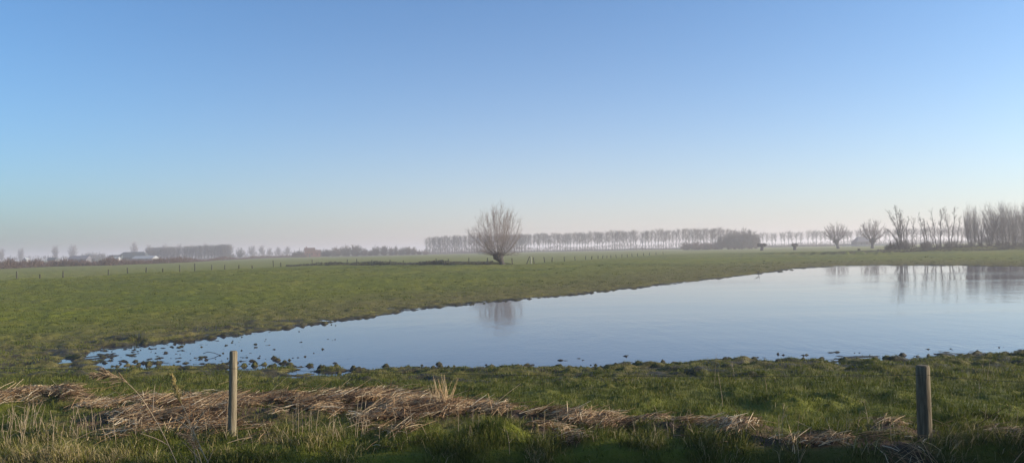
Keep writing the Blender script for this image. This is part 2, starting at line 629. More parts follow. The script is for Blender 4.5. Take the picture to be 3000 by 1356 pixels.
M_DEBRIS = mat_simple('wet_mud_clod', [(.3, (.016, .015, .009)), (.7, (.055, .050, .025))], nscale=9, bump=.8, bdist=.03, rough=.8)

# ------------------------------------------------------------------ ground sheet
def geo(a, b, r):
    n = int(math.ceil(math.log(b / a) / r))
    return a * (b / a) ** (np.arange(n) / n)


ys = np.concatenate([np.linspace(-45, 2, 20, endpoint=False), np.arange(2, 7.6, .25), np.arange(7.6, 9.0, .05), geo(9.0, 20, .0034), geo(20, 125, .0042), geo(125, 900, .016), geo(900, 2500, .08), [2500.]])
us = np.concatenate([np.linspace(-1.35, -.74, 26, endpoint=False), np.linspace(-.74, .74, 620), np.linspace(.74, 1.35, 27)[1:]])
NY, NX = len(ys), len(us)
GY = np.repeat(ys[:, None], NX, 1)
GX = (np.maximum(GY, 6) + 5) * us[None, :]
z, s2, dry, far, brown, bankv, ditch = ground_fields(GX.ravel(), GY.ravel())
Z = z.reshape(NY, NX)

# clods of trodden mud standing in the water and along its edge
rs = np.random.RandomState(4)


CLOD = np.full((NY, NX), -1.0)


def bump_at(bx, by, r, h, power=1.0):
    i0, i1 = np.searchsorted(ys, by - 2.2 * r), np.searchsorted(ys, by + 2.2 * r) + 1
    if i0 >= NY:
        return
    sub_y = GY[i0:i1]
    sub_x = GX[i0:i1]
    j0 = max(0, np.searchsorted(sub_x[0], bx - 2.5 * r) - 1)
    j1 = np.searchsorted(sub_x[-1], bx + 2.5 * r) + 1
    a, b = sub_x[:, j0:j1] - bx, sub_y[:, j0:j1] - by
    CLOD[i0:i1, j0:j1] = np.maximum(CLOD[i0:i1, j0:j1], -.10 + (h + .10) * np.exp(-((a * a + b * b) / r ** 2) ** power))


def along_px(pts, n):
    pts = np.array(pts, float)
    L = np.concatenate([[0], np.cumsum(np.linalg.norm(np.diff(pts, axis=0), axis=1))])
    t = rs.uniform(0, L[-1], n)
    return np.stack([np.interp(t, L, pts[:, 0]), np.interp(t, L, pts[:, 1])], 1)


NEAR_SHORE = [p for p in POND_PX[26:]]
FAR_SHORE = [p for p in POND_PX[2:20]]
for (px, py) in along_px(NEAR_SHORE, 800):
    x, y = on_plane(px, py + rs.normal(2, 6), 0)
    r = rs.uniform(.04, .12)
    bump_at(x, y, r, rs.uniform(.0, .075) * (r / .09) ** .5, 1.2)
for i in range(420):           # shallow muddy west end
    t = rs.beta(1.1, 2.0)
    px = 280 + 640 * t
    hi, lo = 1030 - 82 * t ** .9, 1066
    py = hi + (lo - hi) * rs.uniform(0, 1) ** (1.1 + t)
    x, y = on_plane(px, py, 0)
    r = rs.uniform(.04, .15) * (1.1 - .5 * t)
    bump_at(x, y, r, rs.uniform(-.02, .026), 1.2)
for (px, py) in along_px(FAR_SHORE, 420):
    x, y = on_plane(px, py + rs.normal(0, 1.6), 0)
    r = rs.uniform(.08, .25) * (.6 + y / 60)
    bump_at(x, y, r, rs.uniform(.0, .09), 1.3)
for i in range(420):
    t = rs.beta(1.0, 1.3)
    px = 290 + 700 * t
    py = 1030 - 90 * t ** .9 + (36 + 80 * t) * rs.uniform(0, 1) ** (1 + t)
    x, y = on_plane(px, py, 0)
    bump_at(x, y, rs.uniform(.035, .085), rs.uniform(.0, .035), 1.0)
# single clods in open water
for px, py, r, h in [(1836, 1042, .2, .24), (1650, 1057, .18, .22), (1710, 1053, .22, .24), (1544, 1070, .25, .25), (1415, 1068, .22, .2), (2595, 1026, .13, .28), (2280, 1040, .12, .25), (2285, 1041, .16, .25),
                     (2176, 1045, .15, .26), (2230, 1036, .12, .24), (2343, 1039, .14, .26), (2718, 1022, .16, .3), (2450, 1033, .3, .3), (2510, 1032, .2, .34), (2950, 1018, .14, .3), (2790, 1024, .2, .28), (1030, 1052, .2, .2),
                     (1200, 1076, .3, .2), (1110, 1072, .28, .2), (870, 1047, .14, .16), (876, 956, .35, .25), (800, 972, .3, .2), (1145, 927, .35, .2), (560, 1012, .25, .2), (475, 1020, .3, .22)]:
    x, y = on_plane(px, py, 0)
    for q in range(3):
        bump_at(x + rs.normal(0, .09), y + rs.normal(0, .12), r * rs.uniform(.3, .6), .004 + h * rs.uniform(.02, .11), 1.1)
def lump_at(bx, by, r, h):
    i0, i1 = np.searchsorted(ys, by - 2.0 * r), np.searchsorted(ys, by + 2.0 * r) + 1
    sub_x, sub_y = GX[i0:i1], GY[i0:i1]
    j0 = max(0, np.searchsorted(sub_x[0], bx - 2.3 * r) - 1)
    j1 = np.searchsorted(sub_x[-1], bx + 2.3 * r) + 1
    a, b = sub_x[:, j0:j1] - bx, sub_y[:, j0:j1] - by
    Z[i0:i1, j0:j1] += h * np.exp(-((a * a + b * b) / r ** 2) ** 1.3)


hy = 16.5 * (105 / 16.5) ** (rs.uniform(0, 1, 5200) ** .85)
hx = (hy + 3) * rs.uniform(-.72, .72, 5200)
hs = pond_s(hx, hy)
for bx, by, ss in zip(hx, hy, hs):
    if ss > 1.0:
        q = .6 + by / 70
        lump_at(bx, by, rs.uniform(.07, .22) * q, rs.uniform(.015, .060) * (.6 + .4 * q))
hy = rs.uniform(11.2, 16.4, 900)
hx = (hy + 1) * rs.uniform(-.72, .72, 900)
hs = pond_s(hx, hy)
for bx, by, ss in zip(hx, hy, hs):
    if ss > .15:
        lump_at(bx, by, rs.uniform(.05, .13), rs.uniform(.005, .04))
Z += .016 * fbm(GX / .17, GY / .17, 29, 2) * (GY > 9.4) * (1 - sm(GY, 30, 60))
rag = .034 * fbm(GX / .16, GY / .16, 19, 3)
Z = np.maximum(Z, np.where(CLOD > -.09, CLOD + rag, -9))

V = np.stack([GX.ravel(), GY.ravel(), Z.ravel()], 1)
ii = (np.arange(NY - 1)[:, None] * NX + np.arange(NX - 1)[None, :])
quads = np.stack([ii, ii + 1, ii + NX + 1, ii + NX], -1).reshape(-1, 4)
gme = np_mesh('ground', V, [quads], True)
Zr = Z.ravel()
yy = GY.ravel()
wet = np.clip(1 - sm(s2 + .25 * fbm(GX.ravel() / .4, yy / .4, 55, 2), -.08, .16 + .004 * yy), 0, 1) * (yy < 150) * (yy > 9)
wet = np.maximum(wet, (1 - sm(Zr, .0, .022)) * (yy < 40) * (yy > 9) * (s2 < 2.0))
nzp = fbm(GX.ravel() / .38, yy / .30, 57, 3)
wet = np.maximum(wet, .9 * sm(nzp, -.06, .2) * (1 - sm(s2, 1.5, 3.8)) * (s2 > -.2) * (yy < 30) * (yy > 9))
wet = np.where((s2 < .3) & (Zr > .03), wet * (.45 + .35 * (nzp < 0)), wet)
shorev = (1 - sm(s2, .6, 4.0 + .24 * yy)) * (yy < 150) * (yy > 10.5) * (1 - .35 * (1 - sm(yy, 13.5, 16)))
set_attr(gme, 'shore', shorev)
set_attr(gme, 'wet', wet)
set_attr(gme, 'dry', np.clip(dry * 1.3 - .25, 0, 1))
set_attr(gme, 'far', far)
set_attr(gme, 'brown', brown)
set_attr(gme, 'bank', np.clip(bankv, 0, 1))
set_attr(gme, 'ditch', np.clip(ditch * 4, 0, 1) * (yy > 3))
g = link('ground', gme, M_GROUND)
tag(g, 'green grazed meadow running flat to the hazy horizon', 'meadow', kind='structure')


def HZ(x, y):
    """height of the built ground sheet (vectorised, bilinear)"""
    x = np.atleast_1d(np.asarray(x, float))
    y = np.atleast_1d(np.asarray(y, float))
    i = np.clip(np.searchsorted(ys, y) - 1, 0, NY - 2)
    fy = (y - ys[i]) / (ys[i + 1] - ys[i])
    u = x / (np.maximum(y, 6) + 5)
    j = np.clip(np.searchsorted(us, u) - 1, 0, NX - 2)
    fx = (u - us[j]) / (us[j + 1] - us[j])
    return (Z[i, j] * (1 - fx) + Z[i, j + 1] * fx) * (1 - fy) + (Z[i + 1, j] * (1 - fx) + Z[i + 1, j + 1] * fx) * fy


def hz(x, y):
    return float(HZ(x, y)[0])


def hit(px, py, z0=.2):
    """where the pixel's ray meets the built ground"""
    z = z0
    for _ in range(6):
        x, y = on_plane(px, py, z)
        z = hz(x, y)
    return x, y, z


# pond and ditch water
x0, x1 = -18, 120
wv = [(x0, 11.5, 0), (x1, 11.5, 0), (x1, 130, 0), (x0, 130, 0)]
w = poly_obj('pond', [(wv, [(0, 1, 2, 3)])], M_WATER)
tag(w, 'shallow flooded pond mirroring the pale sky', 'pond', kind='structure')
w = poly_obj('ditch_water', [([(-20, 4.2, -1.05), (20, 4.2, -1.05), (20, 9.6, -1.05), (-20, 9.6, -1.05)], [(0, 1, 2, 3)])], M_WATER)
tag(w, 'dark water in the ditch below the near bank', 'ditch water', kind='structure')

# ------------------------------------------------------------------ grass
def blades(name, P, h, az, lean, width, tone, mat):
    """five-vertex curved blades"""
    N = len(P)
    d = np.stack([np.cos(az), np.sin(az), np.zeros(N)], 1)
    sd = np.stack([-np.sin(az + 1.2), np.cos(az + 1.2), np.zeros(N)], 1) * (width / 2)[:, None]
    up = np.array([0, 0, 1.])
    mid = P + up * (h * .55)[:, None] + d * (h * lean * .28)[:, None]
    tip = P + up * (h * (1 - .25 * np.minimum(lean, 1.8)))[:, None] + d * (h * lean * .95)[:, None]
    V = np.stack([P - sd, P + sd, mid + sd * .7, mid - sd * .7, tip], 1).reshape(-1, 3)
    b = (np.arange(N) * 5)[:, None]
    me = np_mesh(name, V, [b + np.array([[0, 1, 2, 3]]), b + np.array([[3, 2, 4]])])
    set_attr(me, 'tone', np.repeat(tone, 5))
    return link(name, me, mat)


def mat_field(x, y):
    d = np.zeros(x.shape)
    for pts, w, h, kk in MATS_PLAN:
        dd, _ = seg_dist(x, y, pts)
        d = np.maximum(d, np.exp(-(dd / w) ** 2))
    return d


# short turf between bank and pond
N = 150000
y = 9.0 + 7.6 * rs.uniform(0, 1, N) ** .9
x = (y + 1.5) * rs.uniform(-.74, .74, N)
s = pond_s(x, y)
zz = HZ(x, y)
dm = mat_field(x, y)
clump = fbm(x / .30, y / .30, 77, 2)
keep = (s > .06) & (zz > .03) & (rs.uniform(0, 1, N) > dm * .75) & (rs.uniform(-1, 1, N) < .5 + 1.2 * clump + .4 * (s > 2))
keep &= rs.uniform(0, 1, N) < .45 + sm(s, .3, 2.0)
x, y, zz, s, clump = x[keep], y[keep], zz[keep], s[keep], clump[keep]
n = len(x)
hh = (.030 + .065 * rs.uniform(0, 1, n) ** 1.5) * (1 + .9 * np.maximum(clump, 0)) * (.6 + .5 * sm(s, .5, 3))
tone = np.clip(.30 + .16 * rs.normal(0, 1, n) + .32 * fbm(x / 1.0, y / .9, 31, 3) + .16 * (1 - sm(s, .3, 2.4)) + .3 * (rs.uniform(0, 1, n) > .93), 0, .92)
tg = blades('short_grass', np.stack([x, y, zz - .005], 1), hh, rs.uniform(0, TAU, n), rs.uniform(.2, 1.3, n), rs.uniform(.005, .011, n), tone, M_GRASS)
tag(tg, 'short green turf on the strip between reeds and pond', 'grass', kind='stuff')

# sedge and drowned grass poking out of the mud islands and along the water's edge
N = 120000
q = rs.uniform(0, 1, N)
px_ = np.where(q < .55, rs.uniform(240, 1000, N), rs.uniform(800, 3100, N))
py_ = np.where(q < .55, rs.uniform(975, 1075, N), 1085 - .022 * np.maximum(px_ - 1400, 0) + rs.normal(-2, 9, N))
dd = (np.stack([(px_ - 1500) / F, (678 - py_) / F, -np.ones(N)], 1)) @ CAM_R.T
tt_ = -CAM_Z / dd[:, 2]
x, y = dd[:, 0] * tt_, dd[:, 1] * tt_
zz = HZ(x, y)
keep = (zz > .012) & (fbm(x / .14, y / .14, 161, 2) > rs.uniform(-.3, .6, N)) & (pond_s(x, y) < .9)
x, y, zz = x[keep], y[keep], zz[keep]
n = len(x)
tg = blades('shore_sedge', np.stack([x, y, zz - .01], 1), .02 + .055 * rs.uniform(0, 1, n) ** 2, rs.uniform(0, TAU, n), rs.uniform(.3, 1.6, n), rs.uniform(.006, .012, n), np.clip(.18 + .22 * rs.normal(0, 1, n) + .35 * (rs.uniform(0, 1, n) > .9), 0, .9), M_GRASS)
tag(tg, 'drowned grass and sedge poking out along the muddy pond edge', 'grass', kind='stuff')

# longer rough grass on the lip of the bank
N = 120000
x = rs.uniform(-9.2, 9.2, N)
ye = bank_edge(x)
y = ye + np.where(rs.uniform(0, 1, N) < .16, rs.uniform(-.75, -.2, N), rs.uniform(-.30, 1.35, N))
dm = mat_field(x, y)
zz = HZ(x, y)
cl = fbm(x / .35, y / .35, 83, 2)
big = fbm(x / 1.3, y / .8, 87, 2)
keep = (rs.uniform(0, 1, N) > dm * .9) & (cl + .35 * big > rs.uniform(-.32, .55, N))
x, y, zz, cl, big, ye = x[keep], y[keep], zz[keep], cl[keep], big[keep], ye[keep]
n = len(x)
lip = np.exp(-((y - ye) / .55) ** 2)
hh = (.06 + .13 * rs.uniform(0, 1, n) ** 1.6) * (.75 + .8 * np.maximum(cl, 0) + .45 * lip + .5 * np.maximum(big, 0))
dryreg = np.zeros(n)
for mx, my, r, a in [(-5.6, 9.3, 1.1, .42), (-4.6, 9.2, .7, .35), (-3.2, 10.0, .7, .35), (.18, 9.1, .3, .55), (-2.4, 9.8, 1.2, .20), (4.9, 9.1, .5, .35), (1.9, 9.3, .5, .3), (2.6, 9.0, .4, .25), (3.6, 9.2, .6, .2)]:
    dryreg = np.maximum(dryreg, a * np.exp(-((x - mx) ** 2 + (y - my) ** 2) / r ** 2))
tone = np.clip(.32 + .20 * rs.normal(0, 1, n) + .30 * fbm(x / .5, y / .4, 133, 2) + dryreg * (1 + .5 * rs.normal(0, 1, n)) + .30 * (rs.uniform(0, 1, n) > .76), 0, 1)
az = np.where(rs.uniform(0, 1, n) < .45, -math.pi / 2 + rs.normal(0, .7, n), rs.uniform(0, TAU, n))
tg = blades('bank_grass', np.stack([x, y, zz - .01], 1), hh, az, rs.uniform(.25, 1.5, n), rs.uniform(.005, .012, n), tone, M_GRASS)
tag(tg, 'rough tussocky grass with dry tips on the lip of the ditch', 'grass', kind='stuff')

# sparse grazed tufts on the meadow beyond the water
N = 190000
y = 17 * (105 / 17) ** (rs.uniform(0, 1, N) ** 1.25)
x = (y + 2) * rs.uniform(-.72, .72, N)
s = pond_s(x, y)
cl = fbm(x / .8, y / .8, 93, 2)
fdd, fss = seg_dist(x, y, FENCE)
keep = (s > .5) & (cl > rs.uniform(-.5, .5, N)) & (fdd * fss < 0)
x, y = x[keep], y[keep]
n = len(x)
hh = rs.uniform(.03, .085, n)
tone = np.clip(.35 + .17 * rs.normal(0, 1, n) + .25 * fbm(x / 3.5, y / 3.5, 141, 2), 0, .85)
tg = blades('meadow_tufts', np.stack([x, y, HZ(x, y) - .005], 1), hh, rs.uniform(0, TAU, n), rs.uniform(.2, 1.2, n), rs.uniform(.007, .016, n) * (.5 + y / 28), tone, M_GRASS)
tag(tg, 'grazed grass tufts over the meadow beyond the pond', 'grass', kind='stuff')

nc, nbl = 2700, 26  # dark grass clumps added to make the flecks of hummock shade
cy = 18 * (110 / 18) ** (rs.uniform(0, 1, nc) ** .75)
cy[:800] = rs.uniform(11.6, 16.8, 800)
cx = (cy + 2) * rs.uniform(-.72, .72, nc)
fdd, fss = seg_dist(cx, cy, FENCE)
ok = (pond_s(cx, cy) > .6) & (fdd * fss < 0) & (fbm(cx / 9, cy / 9, 151, 2) > rs.uniform(-.6, .5, nc))
cx, cy = cx[ok], cy[ok]
nc = len(cx)
wd = rs.uniform(.08, .30, nc) * np.where(cy < 17, .55, 1)
x = np.repeat(cx, nbl) + np.repeat(wd, nbl) * rs.normal(0, 1, nc * nbl)
y = np.repeat(cy, nbl) + np.repeat(wd, nbl) * .6 * rs.normal(0, 1, nc * nbl)
n = len(x)
tg = blades('shade_fleck_grass', np.stack([x, y, HZ(x, y) - .01], 1), np.repeat(rs.uniform(.07, .17, nc) * np.where(cy < 17, .6, 1), nbl) * rs.uniform(.6, 1.1, n), rs.uniform(0, TAU, n), rs.uniform(.2, 1.1, n), rs.uniform(.010, .020, n) * (.5 + y / 60), np.clip(np.repeat(rs.uniform(0, .38, nc), nbl) + .08 * rs.normal(0, 1, n), 0, .7), M_GRASS)
tag(tg, 'dark grass clumps standing in for hummock shade over the meadow', 'grass', kind='stuff')

# ------------------------------------------------------------------ cut reed litter
def straw_heap(name, kinds, label, dens):
    Ps, Rs, Ts = [], [], []
    for pts, w, h, kk in MATS_PLAN:
        if kk != kinds:
            continue
        seg = np.linalg.norm(np.diff(pts, axis=0), axis=1)
        L = np.concatenate([[0], np.cumsum(seg)])
        n = int(dens * L[-1] * w * 2)
        t = rs.uniform(0, L[-1], n)
        cx, cy = np.interp(t, L, pts[:, 0]), np.interp(t, L, pts[:, 1])
        off = rs.normal(0, .52 * w, n)
        x, y = cx + rs.normal(0, .1, n), cy + off
        # matted in locks that share a direction
        a0 = 1.1 * fbm(x / .5, y / .4, 101, 2) + rs.normal(0, .50, n)
        a0 = np.where(rs.uniform(0, 1, n) < .24, rs.uniform(0, math.pi, n), a0)
        ln = (.06 + .36 * rs.uniform(0, 1, n) ** 1.6) * (.7 + .3 * min(1, w / .5))
        gap = fbm(x / .45, y / .30, 111, 3)
        kp = gap > (-.06 if kinds != 'right' else -.10) + .06 * sm(x, -1.0, 2.5) + .25 * (np.abs(off) / w - .6)
        x, y, a0, ln, n = x[kp], y[kp], a0[kp], ln[kp], int(kp.sum())
        lift = rs.uniform(0, .070, n)
        dx, dy = np.cos(a0) * ln / 2, np.sin(a0) * ln / 2
        tl = rs.normal(0, .15, n) * ln
        tl = np.where(rs.uniform(0, 1, n) < .016, rs.uniform(.3, .8, n) * ln, tl)
        za = np.maximum(HZ(x - dx, y - dy), 0) + lift + .004 - np.minimum(tl, 0) * 0
        zb = HZ(x + dx, y + dy) + lift + np.abs(tl) + .004
        zm = np.maximum(HZ(x, y) + lift + .01, (za + zb) / 2 + .01)
        P = np.stack([np.stack([x - dx, y - dy, za], 1), np.stack([x, y, zm], 1), np.stack([x + dx, y + dy, zb], 1)], 1)
        r = rs.uniform(.0016, .0055, n)
        Ps.append(P)
        Rs.append(np.stack([r, r * .9, r * .6], 1))
        tn = np.clip(.46 + .29 * rs.normal(0, 1, n) + .25 * fbm(x / .6, y / .5, 103, 2) + 2.0 * (lift - .045), 0, 1)
        Ts.append(np.repeat(tn, 9))
    V, q = tubes_np(np.concatenate(Ps), np.concatenate(Rs), 3)
    me = np_mesh(name, V, [q])
    set_attr(me, 'tone', np.concatenate(Ts))
    o = link(name, me, M_STRAW)
    tag(o, label, 'cut reeds', kind='stuff')


straw_heap('cut_reed_litter', 'left', 'flattened tan reed straw left of the leaning plumes', 2000)
straw_heap('cut_reed_litter', 'main', 'thick reddish brown mat of cut reeds behind the left fence post', 1900)
straw_heap('cut_reed_litter', 'right', 'dark broken reed litter around the foot of the right fence post', 1100)

# ------------------------------------------------------------------ standing reeds
def stem_tone(o, lo=.3, hi=1.0):
    set_attr(o.data, 'tone', np.random.RandomState(7).uniform(lo, hi, len(o.data.vertices)))


def make_stem(seed):
    rng = random.Random(seed)
    t = Tubes()
    L = rng.uniform(.5, .62)
    pts = grow(rng, (0, 0, -.02), norm((rng.gauss(0, .08), rng.gauss(0, .08), 1)), L, 6, .035, 0)
    t.add(pts, taper(.0036, .0022, 6), 4)
    for k in range(rng.randint(1, 3)):
        p, d = along(pts, rng.uniform(.35, .95))
        q = grow(rng, p, deflect(rng, d, rng.uniform(.4, .9)), rng.uniform(.06, .16), 3, .1, -.15)
        t.add(q, [.003, .0025, .0008], 3)
    o = t.build('dry_reed_stem', M_REED)
    stem_tone(o)
    return o


STEMS = [make_stem(i) for i in range(5)]
stem_px = [(255, 1290, .55), (287, 1290, .62), (160, 1275, .4), (400, 1310, .6), (430, 1290, .5), (612, 1285, .9), (606, 1282, .8), (660, 1282, .95), (855, 1285, .75), (868, 1290, .95), (874, 1285, 1.1), (884, 1282, .8), (905, 1280, .6), (926, 1286, 1.0),
           (958, 1282, .75), (975, 1295, .5), (1040, 1290, 1.1), (1046, 1284, 1.0), (1058, 1288, .95), (1068, 1284, .7), (1155, 1255, .55), (1160, 1240, .5), (1345, 1290, .75), (1388, 1250, .5), (1485, 1240, .5), (1500, 1245, .4), (1590, 1310, .9),
           (1640, 1290, .65), (1860, 1290, .5), (2040, 1300, .7), (2098, 1320, 1.0), (2122, 1345, 1.15), (2158, 1320, .5), (2290, 1310, .9), (2440, 1290, .55), (2480, 1285, .5), (2515, 1250, .45), (2880, 1320, .85), (2950, 1230, .45), (2885, 1230, .4),
           (2900, 1350, .7), (2975, 1330, .6), (2250, 1330, .55), (20, 1262, .6), (36, 1266, .66), (48, 1262, .7), (60, 1268, .6), (72, 1266, .62), (85, 1268, .75), (96, 1270, .7), (108, 1268, .8), (114, 1262, .75), (10, 1275, .5), (126, 1275, .5),
           (780, 1290, .4), (740, 1300, .35), (1000, 1300, .4), (1110, 1300, .4), (700, 1300, .35), (820, 1296, .4)]
rng = random.Random(11)
stem_px += [(rng.uniform(0, 340) ** 1.0, rng.uniform(1235, 1325), rng.uniform(.3, .75)) for _ in range(42)] + [(rng.uniform(340, 1500), rng.uniform(1255, 1300), rng.uniform(.3, .6)) for _ in range(26)] + [(rng.uniform(1700, 2990), rng.uniform(1240, 1340), rng.uniform(.3, .6)) for _ in range(30)]
for i, (px, py, sc) in enumerate(stem_px):
    x, y, zz = hit(px, py)
    y = max(y, 9.05)
    x, zz = x, hz(x, y)
    o = STEMS[i] if i < len(STEMS) else STEMS[i % len(STEMS)].copy()
    if i >= len(STEMS):
        C.objects.link(o)
    o.location = (x, y, zz)
    o.rotation_euler = (rng.gauss(0, .05), rng.gauss(0, .09), rng.uniform(0, TAU))
    o.scale = (1, 1, sc * .95)
    tag(o, 'thin bare dry reed stem standing among the grass of the bank', 'reed stem', 'thin dry reed stems along the bank')


def reed(px_pts, D0, D1, label, plume_from, plume_len, droop, gold=False, spread=.5, nb=90, seed=1):
    """a reed on a curved stalk through photo points, plume over its last stretch"""
    rng = random.Random(seed)
    K = len(px_pts)
    P = [at_dist(px, py, D0 + (D1 - D0) * i / (K - 1)) for i, (px, py) in enumerate(px_pts)]
    b = P[0]
    root = empty('plumed_reed', tuple(b))
    loc = [tuple(p - b) for p in P]
    # resample smoothly
    fine = []
    for i in range(K - 1):
        p0, p1, p2, p3 = (np.array(loc[max(0, min(K - 1, i + k))]) for k in (-1, 0, 1, 2))
        for j in range(5):
            t = j / 5
            fine.append(tuple(.5 * (2 * p1 + (p2 - p0) * t + (2 * p0 - 5 * p1 + 4 * p2 - p3) * t * t + (3 * p1 - p0 - 3 * p2 + p3) * t ** 3)))
    fine.append(loc[-1])
    n = len(fine)
    t = Tubes()
    t.add(fine, taper(.0058, .0016, n), 5)
    st = t.build('stalk', M_REED, root)
    stem_tone(st, .25, .7)
    t = Tubes()
    for k in range(nb):
        u = plume_from + (1 - plume_from) * rng.random() ** .85
        p, d = along(fine, u)
        dd = deflect(rng, d, rng.uniform(.1, spread))
        L = plume_len * rng.uniform(.5, 1) * (1.15 - .75 * (u - plume_from) / (1 - plume_from + 1e-6))
        q = grow(rng, p, dd, L, 4, .06, droop)
        t.add(q, [.0022, .0034, .0030, .0008], 3)
        for m in range(3):
            p2, d2 = along(q, rng.uniform(.2, .9))
            t.add(grow(rng, p2, deflect(rng, d2, .45), L * .35, 3, .08, droop), [.0018, .0028, .0006], 3)
    pl = t.build('plume', M_GOLDPLUME if gold else M_PLUME, root)
    stem_tone(pl, 0, 1)
    for u in (.35, .6):
        t = Tubes()
        p, d = along(fine, u * plume_from)
        t.add(grow(rng, p, deflect(rng, d, .5), .28, 5, .05, -.10), [.003, .006, .006, .004, .001], 3)
        lf = t.build('leaf', M_REED, root)
        stem_tone(lf, .2, .8)
    tag(root, label, 'reed')
    return root


reed([(560, 1440), (518, 1356), (480, 1275), (437, 1200), (402, 1150), (360, 1112), (318, 1097), (278, 1094)], 7.2, 7.0, 'tall dry reed bent over with its feathery plume drooping to the left', .66, .17, -.10, spread=.75, nb=80, seed=3)
reed([(660, 1440), (610, 1356), (572, 1275), (547, 1215), (527, 1170), (512, 1130), (505, 1104)], 7.6, 7.8, 'upright reed with a narrow golden plume', .60, .13, .02, gold=True, spread=.32, nb=90, seed=5)
reed([(606, 1430), (590, 1356), (578, 1318), (566, 1292), (550, 1276), (530, 1268)], 7.0, 6.9, 'shorter brown reed whose plume hangs just above the dark ditch', .36, .10, -.22, spread=.7, nb=90, seed=9)
reed([(590, 1440), (575, 1356), (565, 1300), (560, 1262), (548, 1230), (520, 1212), (505, 1208)], 7.3, 7.2, 'slender reed with a thin nodding tip between the two plumed ones', .75, .05, -.15, spread=.4, nb=14, seed=13)

# dry sheaf sticking up from the mat
x, y, zz = hit(1295, 1195)
rng = random.Random(21)
t = Tubes()
for k in range(46):
    a = rng.uniform(-.5, .55)
    L = rng.uniform(.18, .47)
    t.add(grow(rng, (rng.gauss(0, .06), rng.gauss(0, .05), 0), norm((a * .8 + .05, rng.gauss(0, .2), 1)), L, 4, .03, 0), taper(.004, .0014, 4), 3)
o = t.build('reed_sheaf', M_STRAW)
stem_tone(o, .45, 1)
o.location = (x, y, zz - .01)
tag(o, 'small upright sheaf of pale straw sticking out of the reed mat', 'reed sheaf')

# ------------------------------------------------------------------ near fence
def post_mesh(t, r0, r1, h, lean, seed, bevel=.012):
    rng = random.Random(seed)
    n = 14
    prof = [(-.25, r0 * 1.02), (0, r0), (h * .3, r0 * .99), (h * .6, (r0 + r1) / 2), (h - bevel * 1.5, r1), (h, r1 - bevel)]
    V, Fc = [], []
    ph = [rng.uniform(.95, 1.05) for _ in range(n)]
    for zz, r in prof:
        for k in range(n):
            a = TAU * k / n
            V.append((r * ph[k] * math.cos(a) + lean[0] * zz, r * ph[k] * math.sin(a) + lean[1] * zz, zz))
    for i in range(len(prof) - 1):
        for k in range(n):
            k2 = (k + 1) % n
            Fc.append((i * n + k, i * n + k2, (i + 1) * n + k2, (i + 1) * n + k))
    Fc.append(tuple(range((len(prof) - 1) * n, len(prof) * n)))
    return V, Fc


def smooth_sides(o):
    for p in o.data.polygons:
        p.use_smooth = len(p.vertices) == 4


def near_post(px_t, py_t, px_b, py_b, D, wpx, mat, label, seed):
    b = at_dist(px_b, py_b, D)
    gz = hz(b[0], D)
    top = at_dist(px_t, py_t, D)
    h = top[2] - gz
    bx = b[0] + (b[0] - top[0]) / (b[2] - top[2] + 1e-9) * (gz - b[2])
    lean = ((top[0] - bx) / h, 0.0)
    r = wpx / F * D / 2
    o = poly_obj('fence_post', [post_mesh(None, r * 1.04, r * .97, h, lean, seed)], mat)
    smooth_sides(o)
    o.location = (bx, D, gz)
    tag(o, label, 'fence post', 'posts of the wire fence along the ditch')
    return np.array([bx, D, gz]), np.array([top[0], D, top[2]]), r


pA = near_post(684, 1027, 680, 1268, 10.35, 23, M_POST, 'slim pale wooden fence post standing in the reed mat', 3)
pB = near_post(2703, 1069, 2711, 1305, 9.55, 37, M_POST2, 'thick dark grey wooden fence post with one sunlit edge', 8)
# neighbours along the same fence just outside the frame carry the wire on
step = pB[0] - pA[0]


def on_post(p, f):
    return p[0] * (1 - f) + p[1] * f


a, b = on_post(pA, .80), on_post(pB, .885)
rt = at_dist(3080, 1117, 9.15)
lf = at_dist(-150, 1070, 10.9)
t = Tubes()
for q0, q1, sag in ((lf, a, .03), (a, b, .05), (b, rt, .02)):
    off = np.array([0, -.065 if q0 is not lf else -.05, 0])
    pts = [tuple(q0 + (q1 - q0) * k / 11 + off - np.array([0, 0, sag * 4 * (k / 11) * (1 - k / 11)])) for k in range(12)]
    t.add(pts, [.0023] * 12, 5)
o = t.build('fence_wire', M_WIRE)
tag(o, 'thin dark smooth wire strung along the near fence posts', 'wire')
for q, s in ((a, pA[2]), (b, pB[2])):
    pass

# ------------------------------------------------------------------ far fence posts
far_posts = [(50, 795), (117, 803), (185, 793), (318, 789), (374, 783), (428, 783), (477, 786), (527, 776), (571, 771), (621, 776), (659, 776), (700, 776), (739, 778), (801, 763), (823, 769), (915, 760), (967, 767), (1017, 760), (1045, 758), (1090, 761),
             (1143, 761), (1182, 763), (1249, 764), (1278, 757), (1301, 765), (1307, 763), (1314, 758), (1374, 755), (1428, 755), (1501, 756)]
fp_protos = []
for i in range(3):
    o = poly_obj('meadow_fence_post', [post_mesh(None, .055, .05, 1.0, (0, 0), 20 + i, .01)], M_FARPOST)
    fp_protos.append(o)
used = 0


def fence_at(px):
    py = np.interp(px, [p[0] for p in FENCE_PX], [p[1] for p in FENCE_PX])
    return on_plane(px, py, FZ)


rng = random.Random(31)


def put_post(px, top, label, group, pale=False, lean=None):
    global used
    x, y = fence_at(px)
    gz = hz(x, y)
    h = max(.45, at_dist(px, top, y)[2] - gz)
    o = fp_protos[used] if used < 3 else fp_protos[used % 3].copy()
    if used >= 3:
        C.objects.link(o)
    used += 1
    o.location = (x, y, gz)
    o.scale = (1.3, 1.3, h)
    o.rotation_euler = (0, rng.gauss(0, .05) if lean is None else lean, rng.uniform(0, 6))
    tag(o, label, 'fence post', group)
    return o


